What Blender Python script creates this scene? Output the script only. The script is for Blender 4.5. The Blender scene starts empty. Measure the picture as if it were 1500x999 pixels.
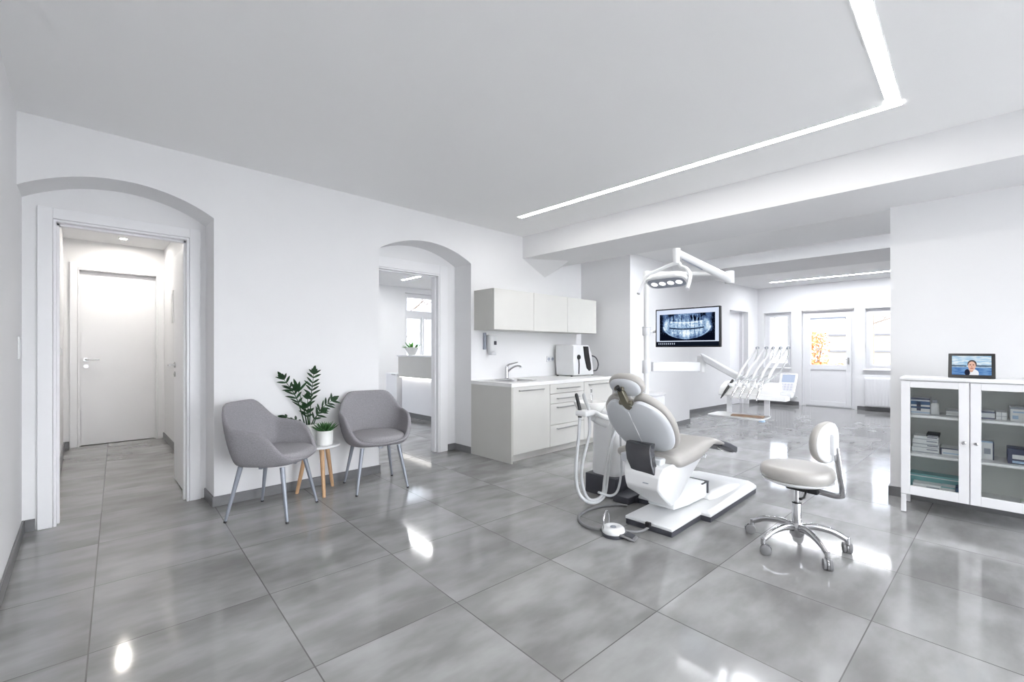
import bpy, bmesh, math, random
from mathutils import Vector, Matrix
random.seed(7)
PI = math.pi
sc = bpy.context.scene
COL = sc.collection

# ------------------------------------------------------------------ materials
MATS = {}
def nm(name):
    m = bpy.data.materials.new(name); m.use_nodes = True
    nt = m.node_tree; nt.nodes.clear()
    out = nt.nodes.new('ShaderNodeOutputMaterial')
    return m, nt, out
def lin(c):
    return tuple(((v/255)/12.92 if v/255 <= .04045 else ((v/255+.055)/1.055)**2.4) for v in c)
def mat(name, rgb, rough=.5, metal=0., var=.03, scale=8., bump=0., bscale=200., coat=0., spec=.5, stretch=None):
    """principled surface with a soft procedural variation of its own colour and an optional fine bump"""
    m, nt, out = nm(name)
    p = nt.nodes.new('ShaderNodeBsdfPrincipled')
    c = lin(rgb)
    tc = nt.nodes.new('ShaderNodeTexCoord')
    src = tc.outputs['Object']
    if stretch:
        mp = nt.nodes.new('ShaderNodeMapping'); mp.inputs['Scale'].default_value = stretch
        nt.links.new(src, mp.inputs['Vector']); src = mp.outputs['Vector']
    n = nt.nodes.new('ShaderNodeTexNoise'); n.inputs['Scale'].default_value = scale; n.inputs['Detail'].default_value = 4
    nt.links.new(src, n.inputs['Vector'])
    r = nt.nodes.new('ShaderNodeValToRGB')
    r.color_ramp.elements[0].position = .3; r.color_ramp.elements[1].position = .7
    r.color_ramp.elements[0].color = (*[max(0, v*(1-var)) for v in c], 1)
    r.color_ramp.elements[1].color = (*[min(1, v*(1+var)) for v in c], 1)
    nt.links.new(n.outputs['Fac'], r.inputs['Fac'])
    nt.links.new(r.outputs['Color'], p.inputs['Base Color'])
    p.inputs['Roughness'].default_value = rough; p.inputs['Metallic'].default_value = metal
    p.inputs['Specular IOR Level'].default_value = spec
    p.inputs['Coat Weight'].default_value = coat
    if bump:
        n2 = nt.nodes.new('ShaderNodeTexNoise'); n2.inputs['Scale'].default_value = bscale; n2.inputs['Detail'].default_value = 3
        nt.links.new(src, n2.inputs['Vector'])
        b = nt.nodes.new('ShaderNodeBump'); b.inputs['Strength'].default_value = bump; b.inputs['Distance'].default_value = .002
        nt.links.new(n2.outputs['Fac'], b.inputs['Height']); nt.links.new(b.outputs['Normal'], p.inputs['Normal'])
    nt.links.new(p.outputs['BSDF'], out.inputs['Surface'])
    MATS[name] = m
    return m
def emit(name, rgb, strength):
    m, nt, out = nm(name)
    e = nt.nodes.new('ShaderNodeEmission'); e.inputs['Color'].default_value = (*lin(rgb), 1); e.inputs['Strength'].default_value = strength
    nt.links.new(e.outputs['Emission'], out.inputs['Surface'])
    MATS[name] = m
    return m
def glass(name, tint=(1, 1, 1), refl=.9, rough=0.0):
    m, nt, out = nm(name)
    t = nt.nodes.new('ShaderNodeBsdfTransparent'); t.inputs['Color'].default_value = (*tint, 1)
    g = nt.nodes.new('ShaderNodeBsdfGlossy'); g.inputs['Roughness'].default_value = rough
    fr = nt.nodes.new('ShaderNodeFresnel'); fr.inputs['IOR'].default_value = 1.5
    mu = nt.nodes.new('ShaderNodeMath'); mu.operation = 'MULTIPLY'; mu.inputs[1].default_value = refl
    nt.links.new(fr.outputs['Fac'], mu.inputs[0])
    mx = nt.nodes.new('ShaderNodeMixShader')
    nt.links.new(mu.outputs[0], mx.inputs['Fac']); nt.links.new(t.outputs[0], mx.inputs[1]); nt.links.new(g.outputs[0], mx.inputs[2])
    nt.links.new(mx.outputs[0], out.inputs['Surface'])
    MATS[name] = m
    return m

# node arithmetic
class V:
    def __init__(s, nt, sock): s.nt, s.k = nt, sock
    def op(s, o, b=None, c=None):
        n = s.nt.nodes.new('ShaderNodeMath'); n.operation = o
        for i, x in enumerate((s, b, c)):
            if x is None: continue
            if isinstance(x, V): s.nt.links.new(x.k, n.inputs[i])
            else: n.inputs[i].default_value = x
        return V(s.nt, n.outputs[0])
    def __add__(s, b): return s.op('ADD', b)
    def __sub__(s, b): return s.op('SUBTRACT', b)
    def __mul__(s, b): return s.op('MULTIPLY', b)
    def __truediv__(s, b): return s.op('DIVIDE', b)
    def abs(s): return s.op('ABSOLUTE')
    def sin(s): return s.op('SINE')
    def fract(s): return s.op('FRACT')
    def floor(s): return s.op('FLOOR')
    def lt(s, b): return s.op('LESS_THAN', b)
    def gt(s, b): return s.op('GREATER_THAN', b)
    def clamp(s): return s.op('MINIMUM', 1.).op('MAXIMUM', 0.)
    def sstep(s, a, b):
        n = s.nt.nodes.new('ShaderNodeMapRange'); n.interpolation_type = 'SMOOTHSTEP'
        s.nt.links.new(s.k, n.inputs['Value']); n.inputs['From Min'].default_value = a; n.inputs['From Max'].default_value = b
        return V(s.nt, n.outputs[0])
def mixc(nt, f, a, b):
    n = nt.nodes.new('ShaderNodeMix'); n.data_type = 'RGBA'
    def put(x, k):
        if isinstance(x, tuple): k.default_value = (*x[:3], 1)
        else: nt.links.new(x.k if isinstance(x, V) else x, k)
    if isinstance(f, V): nt.links.new(f.k, n.inputs[0])
    else: n.inputs[0].default_value = f
    put(a, n.inputs[6]); put(b, n.inputs[7])
    return n.outputs[2]
def uv(nt):
    t = nt.nodes.new('ShaderNodeTexCoord'); s = nt.nodes.new('ShaderNodeSeparateXYZ')
    nt.links.new(t.outputs['UV'], s.inputs[0])
    return V(nt, s.outputs[0]), V(nt, s.outputs[1]), t.outputs['UV']
def noise(nt, vec, scale, detail=3, stretch=None, loc=None):
    if stretch:
        mp = nt.nodes.new('ShaderNodeMapping'); mp.inputs['Scale'].default_value = stretch
        if loc: mp.inputs['Location'].default_value = loc
        nt.links.new(vec, mp.inputs['Vector']); vec = mp.outputs['Vector']
    n = nt.nodes.new('ShaderNodeTexNoise'); n.inputs['Scale'].default_value = scale; n.inputs['Detail'].default_value = detail
    nt.links.new(vec, n.inputs['Vector'])
    return V(nt, n.outputs['Fac'])

def floor_mat():
    m, nt, out = nm('polished_concrete_tile')
    geo = nt.nodes.new('ShaderNodeNewGeometry')
    mp = nt.nodes.new('ShaderNodeMapping'); mp.vector_type = 'TEXTURE'
    mp.inputs['Location'].default_value = (.045, 3.09, 0); mp.inputs['Rotation'].default_value = (0, 0, math.radians(-2.4))
    nt.links.new(geo.outputs['Position'], mp.inputs['Vector'])
    s = nt.nodes.new('ShaderNodeSeparateXYZ'); nt.links.new(mp.outputs['Vector'], s.inputs[0])
    x = V(nt, s.outputs[0])/.645; y = V(nt, s.outputs[1])/.668
    def line(c, w):                      # distance to the nearest joint, in metres
        d = (c.fract()-.5).abs()*-1.+.5
        return d.lt(w)
    gx = line(x, .0040); gy = line(y, .0034)
    g = (gx+gy).clamp()
    cv = nt.nodes.new('ShaderNodeCombineXYZ')
    nt.links.new(x.floor().k, cv.inputs[0]); nt.links.new(y.floor().k, cv.inputs[1])
    wn = nt.nodes.new('ShaderNodeTexWhiteNoise'); wn.noise_dimensions = '2D'
    nt.links.new(cv.outputs[0], wn.inputs['Vector'])
    # every tile shifts the cloud pattern, so the veining breaks at the joints
    sh = nt.nodes.new('ShaderNodeVectorMath'); sh.operation = 'MULTIPLY_ADD'
    nt.links.new(wn.outputs['Color'], sh.inputs[0]); sh.inputs[1].default_value = (7, 7, 7)
    nt.links.new(mp.outputs['Vector'], sh.inputs[2])
    n1 = noise(nt, sh.outputs[0], 1.7, 5, (.9, 1.6, 1))
    n2 = noise(nt, sh.outputs[0], 5.0, 5, (.7, 1.7, 1))
    v = n1.sstep(.3, .72)*.55 + n2.sstep(.3, .72)*.36 + .06 + V(nt, wn.outputs['Value'])*.10
    r = nt.nodes.new('ShaderNodeValToRGB')
    e = r.color_ramp.elements
    e[0].position = .15; e[0].color = (*lin((120, 119, 118)), 1)
    e[1].position = .95; e[1].color = (*lin((160, 160, 160)), 1)
    nt.links.new(v.k, r.inputs['Fac'])
    c = mixc(nt, g, r.outputs['Color'], lin((94, 93, 92)))
    p = nt.nodes.new('ShaderNodeBsdfPrincipled')
    nt.links.new(c, p.inputs['Base Color'])
    ro = n1.sstep(.2, .8)*.04+.06+g*.1
    nt.links.new(ro.k, p.inputs['Roughness'])
    p.inputs['Specular IOR Level'].default_value = .55
    nt.links.new(p.outputs[0], out.inputs['Surface'])
    MATS['floor'] = m
    return m

def xray_mat():
    m, nt, out = nm('xray_picture')
    u, v, UV = uv(nt)
    # picture area inside the software window
    a = (u-.055)/.89; b = (v-.14)/.74
    inside = a.gt(0.)*a.lt(1.)*b.gt(0.)*b.lt(1.)
    x = (a-.5)*2.; y = (b-.5)*2.
    big = noise(nt, UV, 5, 4, (1.6, 1, 1)); fine = noise(nt, UV, 26, 3, (1.8, .8, 1)); col = noise(nt, UV, 15, 2, (2, .22, 1))
    jaw = (x/.86)*(x/.86) + ((y-.12)/.98)*((y-.12)/.98)
    body = jaw.sstep(1.12, .75)*.44
    rim = ((jaw-.98).abs()).sstep(.13, .0)*y.lt(.05)*.42
    ramus = ((x.abs()-.78).abs()).sstep(.16, .02)*y.sstep(-.6, .1)*.34
    bite = y + x*x*-.28 + .09                       # occlusal curve
    up = bite.sstep(-.02, .06)*bite.sstep(.52, .36)*x.abs().lt(.62)
    dn = bite.sstep(-.08, -.14)*bite.sstep(-.52, -.34)*x.abs().lt(.60)
    wob = (col-.5)*2.2
    teeth = ((x*21.+wob).sin().abs()).sstep(.05, .5)
    root = ((x*21.+wob).sin().abs()).sstep(.45, .95)
    upr = bite.sstep(.30, .40)*bite.sstep(.80, .62)*x.abs().lt(.66)
    dnr = bite.sstep(-.30, -.40)*bite.sstep(-.86, -.60)*x.abs().lt(.62)
    crown = (up*teeth*(fine*.8)*.62 + dn*teeth*(fine*.8)*.5 + upr*root*.22 + dnr*root*.16)
    white = ((bite-.42).abs()).sstep(.05, .0)*x.abs().lt(.58)*.4
    dark = (((bite+.06).abs()).sstep(.045, .02))*x.abs().lt(.62)
    sinus = ((y-.66).abs()).sstep(.32, .1)*(((x.abs()-.34).abs()).sstep(.34, .12))*col.sstep(.38, .6)
    spine = x.abs().sstep(.28, .05)*y.sstep(.0, -.5)*.32
    val = body + rim + ramus + crown + white + spine + (big-.5)*.45 + (fine-.5)*.6 - dark*.6 - sinus*.6 - y.sstep(-.5, -.95)*.3
    val = (val*(dark*-.8+1.)).clamp()
    r = nt.nodes.new('ShaderNodeValToRGB'); e = r.color_ramp.elements
    e[0].position = 0.; e[0].color = (*lin((8, 12, 26)), 1)
    e[1].position = .9; e[1].color = (*lin((236, 246, 252)), 1)
    k = e.new(.35); k.color = (*lin((84, 108, 150)), 1)
    k = e.new(.62); k.color = (*lin((160, 190, 220)), 1)
    nt.links.new(val.k, r.inputs['Fac'])
    frame = mixc(nt, v.lt(.115), lin((214, 224, 244)), lin((16, 22, 34)))
    ticks = (v.lt(.08))*(v.gt(.035))*(u.lt(.32))*(u.gt(.03))*((u*190.).sin().gt(.1))
    frame = mixc(nt, ticks, frame, lin((170, 180, 195)))
    c = mixc(nt, inside, frame, r.outputs['Color'])
    em = nt.nodes.new('ShaderNodeEmission'); nt.links.new(c, em.inputs['Color']); em.inputs['Strength'].default_value = SCREEN
    nt.links.new(em.outputs[0], out.inputs['Surface'])
    return m

def portrait_mat():
    m, nt, out = nm('portrait_picture')
    u, v, UV = uv(nt)
    n = noise(nt, UV, 5, 4, (.8, 2.4, 1))
    sky = mixc(nt, n.sstep(.35, .65), lin((150, 190, 220)), lin((226, 236, 242)))
    sea = mixc(nt, n.sstep(.35, .65), lin((70, 112, 170)), lin((120, 160, 205)))
    c = mixc(nt, v.sstep(.38, .42), sea, sky)
    hill = (v-.40-n*.14).abs().lt(.045)*((u-.5).abs().gt(.12))
    c = mixc(nt, hill, c, lin((92, 112, 132)))
    def ell(cx, cy, rx, ry):
        return (((u-cx)/rx)*((u-cx)/rx) + ((v-cy)/ry)*((v-cy)/ry)).lt(1.)
    c = mixc(nt, ell(.52, .08, .17, .24), c, lin((232, 234, 240)))
    c = mixc(nt, ell(.40, .13, .07, .17), c, lin((38, 42, 58)))
    c = mixc(nt, ell(.50, .25, .05, .10), c, lin((206, 160, 142)))
    c = mixc(nt, ell(.52, .57, .118, .215), c, lin((92, 78, 76)))
    c = mixc(nt, ell(.515, .47, .098, .235), c, lin((224, 182, 164)))
    c = mixc(nt, ell(.475, .53, .02, .025), c, lin((96, 62, 58)))
    c = mixc(nt, ell(.555, .53, .02, .025), c, lin((96, 62, 58)))
    c = mixc(nt, ell(.512, .44, .014, .05), c, lin((205, 150, 132)))
    c = mixc(nt, ell(.512, .345, .045, .022), c, lin((166, 92, 88)))
    em = nt.nodes.new('ShaderNodeEmission'); nt.links.new(c, em.inputs['Color']); em.inputs['Strength'].default_value = SCREEN
    nt.links.new(em.outputs[0], out.inputs['Surface'])
    return m

LED = 29.0
SKY = 1.0
SCREEN = 1.0
EXPOSURE = 0.12

M = {}
M['wall'] = mat('white_wall_paint', (234, 234, 235), .75, var=.008, scale=3, bump=.04, bscale=120)
M['ceiling'] = mat('matt_ceiling_paint', (248, 248, 248), .85, var=.008, scale=2)
M['lacquer'] = mat('white_lacquer', (238, 238, 240), .32, var=.008, scale=4)
M['trimgap'] = mat('shadow_gap_grey', (120, 120, 122), .6)
M['skirting'] = mat('grey_tile_skirting', (112, 112, 114), .35, var=.10, scale=6, stretch=(1, 1, 4))
M['floor'] = floor_mat()
M['cabinet'] = mat('warm_grey_laminate', (212, 211, 207), .42, var=.012, scale=5)
M['cabinet_side'] = mat('warm_grey_side_laminate', (200, 199, 194), .45, var=.012, scale=5)
M['worktop'] = mat('white_worktop', (238, 238, 237), .25, var=.012, scale=14)
M['steel'] = mat('brushed_steel', (190, 190, 190), .3, 1., var=.08, scale=30, stretch=(1, 12, 1))
M['chrome'] = mat('polished_chrome', (214, 214, 216), .1, 1., var=.01)
M['alu'] = mat('cast_aluminium', (186, 186, 188), .2, 1., var=.05, scale=14)
M['fabric'] = mat('grey_melange_fabric', (146, 144, 148), .95, var=.14, scale=160, bump=.5, bscale=420, spec=.15)
M['fabric_seat'] = mat('grey_melange_seat_fabric', (152, 150, 153), .95, var=.14, scale=160, bump=.5, bscale=420, spec=.15)
M['legmetal'] = mat('grey_powder_coat', (150, 155, 165), .4, .35, var=.03)
M['rubber'] = mat('dark_rubber', (42, 42, 44), .7, var=.06)
M['oak'] = mat('oiled_oak', (200, 162, 124), .5, var=.14, scale=14, stretch=(6, 6, .7), bump=.15, bscale=60)
M['ceramic'] = mat('white_ceramic', (240, 240, 238), .18, var=.01)
M['soil'] = mat('potting_soil', (52, 42, 34), .95, var=.3, scale=80, bump=.8, bscale=90)
M['leaf'] = mat('dark_glossy_leaf', (32, 64, 34), .35, var=.35, scale=16)
M['leaf2'] = mat('young_leaf', (56, 100, 52), .4, var=.3, scale=18)
M['stem'] = mat('green_stem', (48, 78, 40), .5, var=.2, scale=20)
M['plastic'] = mat('white_plastic', (231, 232, 233), .28, var=.008)
M['plastic2'] = mat('soft_white_plastic', (220, 221, 224), .3, var=.01)
M['shell'] = mat('pale_grey_shell', (203, 206, 210), .3, var=.012)
M['vinyl'] = mat('greige_upholstery', (170, 167, 163), .38, var=.025, scale=7, bump=.08, bscale=300)
M['charcoal'] = mat('charcoal_plastic', (62, 63, 70), .42, var=.06)
M['gloss_dark'] = mat('dark_gloss_cover', (58, 59, 64), .16, var=.05, coat=.5)
M['black'] = mat('black_plastic', (22, 22, 24), .3, var=.05)
M['hose'] = mat('pale_grey_hose', (186, 188, 190), .4, var=.02)
M['cable'] = mat('grey_cable', (122, 122, 124), .5, var=.04)
M['olive'] = mat('bronze_grey_bracket', (120, 116, 102), .28, .55, var=.08, scale=20)
M['yellow'] = mat('pale_yellow_connector', (206, 196, 140), .45, var=.05)
M['brown'] = mat('brown_paper_pouch', (168, 140, 118), .7, var=.12, scale=20)
M['cabwhite'] = mat('white_powder_steel', (236, 236, 238), .4, var=.008)
M['cabback'] = mat('grey_cabinet_back', (228, 231, 228), .6, var=.01)
M['paper'] = mat('white_carton', (232, 234, 236), .6, var=.03, scale=20)
M['blue'] = mat('blue_print', (40, 82, 126), .5, var=.08, scale=30)
M['navy'] = mat('navy_print', (58, 66, 98), .5, var=.08, scale=30)
M['skyblue'] = mat('pale_blue_print', (168, 194, 220), .5, var=.06, scale=30)
M['teal'] = mat('teal_print', (120, 176, 178), .5, var=.06, scale=30)
M['red'] = mat('rose_print', (206, 150, 152), .5, var=.06, scale=30)
M['mint'] = mat('pale_green_print', (206, 220, 200), .5, var=.05, scale=30)
M['greyprint'] = mat('grey_print', (150, 156, 168), .5, var=.06, scale=30)
M['darkprint'] = mat('dark_print', (48, 50, 60), .5, var=.08, scale=30)
M['bark'] = mat('grey_bark', (112, 102, 92), .9, var=.25, scale=18)
M['orange'] = mat('autumn_leaf', (205, 146, 92), .7, var=.25, scale=6)
M['render'] = mat('white_house_render', (196, 194, 190), .8, var=.03)
M['roof'] = mat('grey_roof', (112, 112, 116), .8, var=.08)
M['ground'] = mat('bounce_paving', (226, 222, 216), .9, var=.05, scale=2)
M['lawn'] = mat('pale_gravel', (150, 142, 132), .95, var=.15, scale=3)
M['pane'] = glass('window_glass', (.97, .98, .99), .8)
M['cabglass'] = glass('cabinet_glass', (.98, .99, .985), .6)
M['led'] = emit('led_diffuser', (255, 253, 250), LED)
M['led2'] = emit('led_diffuser_bright', (246, 249, 255), 140)
M['led3'] = emit('led_diffuser_reception', (252, 253, 255), 150)
M['ledsoft'] = emit('desk_led', (255, 252, 246), 5)
M['spot'] = emit('spot_lens', (255, 250, 242), 1150)
M['lampled'] = emit('lamp_lens', (255, 255, 255), 1.6)
M['screenblue'] = emit('panel_display', (196, 210, 236), .95)
M['ledgreen'] = mat('grey_key', (206, 208, 220), .4)

# ------------------------------------------------------------------ mesh helpers
def new(): return bmesh.new()
def worldloc(o):
    v = Vector((0, 0, 0))
    while o: v += o.location; o = o.parent
    return v
def obj(name, bm, m, parent=None, smooth=35, sub=0, solid=0, world=True, bevel=0):
    if parent is not None and world:
        bmesh.ops.translate(bm, vec=-worldloc(parent), verts=bm.verts)
    bmesh.ops.recalc_face_normals(bm, faces=bm.faces)
    me = bpy.data.meshes.new(name); bm.to_mesh(me); bm.free()
    for k in (m if isinstance(m, (list, tuple)) else [m]): me.materials.append(k)
    if smooth:
        me.polygons.foreach_set('use_smooth', [True]*len(me.polygons))
        if smooth < 180: me.set_sharp_from_angle(angle=math.radians(smooth))
    o = bpy.data.objects.new(name, me); COL.objects.link(o)
    if parent is not None: o.parent = parent
    if solid:
        s = o.modifiers.new('thickness', 'SOLIDIFY'); s.thickness = solid; s.offset = -1
    if bevel:
        b = o.modifiers.new('bevel', 'BEVEL'); b.width = bevel; b.segments = 2; b.limit_method = 'ANGLE'
    if sub:
        s = o.modifiers.new('subdivision', 'SUBSURF'); s.levels = sub; s.render_levels = sub
    return o
def thing(name, label, cat, loc=(0, 0, 0), group=None):
    o = bpy.data.objects.new(name, None); COL.objects.link(o)
    o.empty_display_size = .05; o.location = loc
    return tag(o, label, cat, group)
def tag(o, label, cat, group=None, kind=None):
    o['label'] = label; o['category'] = cat
    if group: o['group'] = group
    if kind: o['kind'] = kind
    return o
def struct(name, bm, m, smooth=35, bevel=0):
    o = obj(name, bm, m, None, smooth, bevel=bevel); o['kind'] = 'structure'; return o
def box(bm, x0, x1, y0, y1, z0, z1, bev=0, seg=2, mi=0, rot=None):
    r = bmesh.ops.create_cube(bm, size=1)
    vs = r['verts']
    c = Vector(((x0+x1)/2, (y0+y1)/2, (z0+z1)/2))
    for v in vs: v.co = Vector((v.co.x*(x1-x0), v.co.y*(y1-y0), v.co.z*(z1-z0)))
    if rot is not None:
        for v in vs: v.co = rot @ v.co
    for v in vs: v.co += c
    fs = list({f for v in vs for f in v.link_faces})
    for f in fs: f.material_index = mi
    if bev:
        es = list({e for v in vs for e in v.link_edges})
        bmesh.ops.bevel(bm, geom=es, offset=bev, segments=seg, profile=.5, affect='EDGES')
    return bm
def loft(bm, rings, cap=True, closed=True, mi=0):
    vr = [[bm.verts.new(p) for p in r] for r in rings]
    n = len(rings[0])
    for a, b in zip(vr, vr[1:]):
        for i in range(n if closed else n-1):
            j = (i+1) % n
            f = bm.faces.new((a[i], a[j], b[j], b[i])); f.material_index = mi
    if cap:
        bm.faces.new(vr[0][::-1]).material_index = mi; bm.faces.new(vr[-1]).material_index = mi
    return bm
def spline(pts, n=8):
    P = [Vector(p) for p in pts]; out = []
    for i in range(len(P)-1):
        p0 = P[i-1] if i else P[0]*2-P[1]
        p1, p2 = P[i], P[i+1]
        p3 = P[i+2] if i+2 < len(P) else P[-1]*2-P[-2]
        for k in range(n):
            t = k/n
            out.append(.5*((2*p1)+(p2-p0)*t+(2*p0-5*p1+4*p2-p3)*t*t+(3*p1-p0-3*p2+p3)*t**3))
    out.append(P[-1]); return out
def tube(bm, pts, r, seg=10, mi=0, flat=1., up=None):
    """swept tube; r a number or list; flat scales the section along the second frame axis"""
    P = [Vector(p) for p in pts]
    rs = r if isinstance(r, (list, tuple)) else [r]*len(P)
    if len(rs) != len(P):
        rs = [rs[0]+(rs[-1]-rs[0])*i/(len(P)-1) for i in range(len(P))]
    T = []
    for i in range(len(P)):
        a = P[max(i-1, 0)]; b = P[min(i+1, len(P)-1)]
        T.append((b-a).normalized())
    ref = Vector(up) if up else (Vector((0, 0, 1)) if abs(T[0].z) < .9 else Vector((1, 0, 0)))
    rings = []
    n = (ref-T[0]*ref.dot(T[0])).normalized()
    for i, p in enumerate(P):
        n = (n-T[i]*n.dot(T[i])).normalized(); b = T[i].cross(n)
        rings.append([p+n*math.cos(2*PI*k/seg)*rs[i]+b*math.sin(2*PI*k/seg)*rs[i]*flat for k in range(seg)])
    return loft(bm, rings, mi=mi)
def lathe(bm, prof, c=(0, 0, 0), seg=32, axis='z', mi=0):
    rings = []
    for r, h in prof:
        r = max(r, 1e-4); ring = []
        for k in range(seg):
            a = 2*PI*k/seg; x, y = r*math.cos(a), r*math.sin(a)
            ring.append({'z': (c[0]+x, c[1]+y, c[2]+h), 'x': (c[0]+h, c[1]+x, c[2]+y), 'y': (c[0]+y, c[1]+h, c[2]+x)}[axis])
        rings.append(ring)
    return loft(bm, rings, mi=mi)
def prism(bm, poly, axis, a, b, mi=0):
    """extrude a 2-D outline: axis y -> poly is (x,z); x -> (y,z); z -> (x,y)"""
    def p(q, t): return {'y': (q[0], t, q[1]), 'x': (t, q[0], q[1]), 'z': (q[0], q[1], t)}[axis]
    A = [bm.verts.new(p(q, a)) for q in poly]; B = [bm.verts.new(p(q, b)) for q in poly]
    bm.faces.new(A).material_index = mi; bm.faces.new(B[::-1]).material_index = mi
    n = len(poly)
    for i in range(n):
        bm.faces.new((A[i], B[i], B[(i+1) % n], A[(i+1) % n])).material_index = mi
    return bm
def superell(a, b, n=2.6, seg=40, c=(0, 0)):
    out = []
    for k in range(seg):
        t = 2*PI*k/seg; ct, st = math.cos(t), math.sin(t)
        out.append((c[0]+a*math.copysign(abs(ct)**(2/n), ct), c[1]+b*math.copysign(abs(st)**(2/n), st)))
    return out
def pad(bm, a, b, z0, z1, c=(0, 0), n=2.8, seg=44, round_=.4, mi=0, dome=.0):
    """cushion: superellipse plan, rounded rim"""
    h = z1-z0; R = min(h*.5, min(a, b)*round_)
    prof = [(R, 0), (R*.4, h*.06), (0, h*.3), (0, h*.6), (R*.12, h*.8), (R*.4, h*.94), (R, h)]
    rings = [[(x, y, z0+dz) for x, y in superell(a-i, b-i, n, seg, c)] for i, dz in prof]
    rings = [[(c[0]+(p[0]-c[0])*.3, c[1]+(p[1]-c[1])*.3, z0) for p in rings[0]]] + rings
    rings.append([(c[0]+(p[0]-c[0])*.45, c[1]+(p[1]-c[1])*.45, z1+dome) for p in rings[-1]])
    return loft(bm, rings, mi=mi)
def quad_uv(name, corners, m, parent=None):
    """flat picture with 0..1 UVs; corners bl, br, tr, tl (world)"""
    me = bpy.data.meshes.new(name)
    off = worldloc(parent) if parent else Vector((0, 0, 0))
    me.from_pydata([Vector(c)-off for c in corners], [], [(0, 1, 2, 3)])
    l = me.uv_layers.new(name='UVMap')
    for i, q in enumerate(((0, 0), (1, 0), (1, 1), (0, 1))): l.data[i].uv = q
    me.materials.append(m)
    o = bpy.data.objects.new(name, me); COL.objects.link(o)
    if parent: o.parent = parent
    return o
def copy_tree(o, parent=None):
    c = o.copy(); COL.objects.link(c)
    if parent is not None: c.parent = parent
    for ch in list(o.children): copy_tree(ch, c)
    return c

# ------------------------------------------------------------------ the rooms
CEIL = 2.646
bm = new(); box(bm, -3, 11.4, -3.2, 9.6, -.1, 0); struct('floor', bm, M['floor'])

bm = new(); box(bm, -.45, 4.5, -3.2, 4.34, CEIL, CEIL+.12); struct('ceiling', bm, M['ceiling'])
bm = new(); box(bm, 4.88, 6.55, -3.2, 4.34, 2.5, 2.76); struct('ceiling', bm, M['ceiling'])
bm = new(); box(bm, 7.4, 11.4, -3.2, 4.34, 2.585, 2.76); struct('ceiling', bm, M['ceiling'])
bm = new(); box(bm, -.45, .9, 4.34, 7.95, 2.555, 2.76); struct('ceiling', bm, M['ceiling'])
bm = new(); box(bm, .9, 7.5, 4.34, 9.6, 2.65, 2.76); struct('ceiling', bm, M['ceiling'])
# downstand beams
bm = new(); box(bm, 4.07, 4.88, -3.1, 4.02, 2.37, 2.75); struct('ceiling_beam', bm, M['wall'])
bm = new(); box(bm, 6.5, 7.45, -3.1, 4.02, 2.34, 2.75); struct('ceiling_beam', bm, M['wall'])
# haunch under the beam at the arched wall
bm = new()
a, b, c, d = [bm.verts.new(p) for p in ((4.07, 4.02, 2.372), (4.87, 4.02, 2.372), (4.5, 4.02, 2.17), (4.62, 3.7, 2.372))]
for f in ((a, b, d), (a, d, c), (b, c, d), (a, c, b)): bm.faces.new(f)
struct('trim_9', bm, M['wall'], smooth=0)

def arc(x0, x1, z, rise, n=24):
    w = (x1-x0)/2; R = (w*w+rise*rise)/(2*rise); cx = (x0+x1)/2; cz = z+rise-R
    t = math.asin(w/R)
    return [(cx+R*math.sin(-t+2*t*i/n), cz+R*math.cos(-t+2*t*i/n)) for i in range(n+1)]
LX = -.285                                   # left wall plane
N1 = (LX, .723); N2 = (2.08, 3.226)           # the two arched niches
bm = new()
poly = [(N1[1], 0), (N2[0], 0)] + arc(N2[0], N2[1], 2.19, .155) + [(N2[1], 0), (5.3, 0), (5.3, 2.74), (LX, 2.74)] + arc(N1[0], N1[1], 2.2, .15)
prism(bm, poly, 'y', 4.02, 4.33); struct('wall_front', bm, M['wall'], smooth=20)
O1 = (-.14, .61, 2.082); O2 = (2.13, 3.0, 2.07)
bm = new()
poly = [(LX, 0), (O1[0], 0), (O1[0], O1[2]), (O1[1], O1[2]), (O1[1], 0), (O2[0], 0), (O2[0], O2[2]), (O2[1], O2[2]), (O2[1], 0), (5.3, 0), (5.3, 2.74), (LX, 2.74)]
prism(bm, poly, 'y', 4.33, 4.47); struct('wall_inner', bm, M['wall'], smooth=0)
bm = new(); box(bm, LX-.2, LX, -3.2, 4.47, 0, 2.74); struct('wall_left', bm, M['wall'])
bm = new()
FILL_WIN = ((.05, 1.45), (1.75, 3.15), (3.3, 4.65))       # unseen windows behind the viewer, added for fill daylight
xs = [LX]+[v for q in FILL_WIN for v in q]+[4.8]
for i in range(0, len(xs), 2): box(bm, xs[i], xs[i+1], -3.2, -3.0, 0, 2.74)
for a, b in FILL_WIN: box(bm, a, b, -3.2, -3.0, 0, .08); box(bm, a, b, -3.2, -3.0, 2.4, 2.74)
struct('wall_back', bm, M['wall'], smooth=0)
bm = new(); box(bm, 4.8, 5.15, -3.2, .474, 0, 2.6); struct('wall_right', bm, M['wall'])
bm = new(); box(bm, 5.15, 11.4, -3.2, -3.0, 0, 2.74); struct('wall_side', bm, M['wall'])
# pier with the kitchen return and the wall behind the monitor
bm = new(); prism(bm, [(5.3, 3.2), (7.1, 3.2), (7.1, 3.75), (7.1, 4.47), (5.3, 4.47)], 'z', 0, 2.74); struct('wall_pier', bm, M['wall'], smooth=0)
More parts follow.
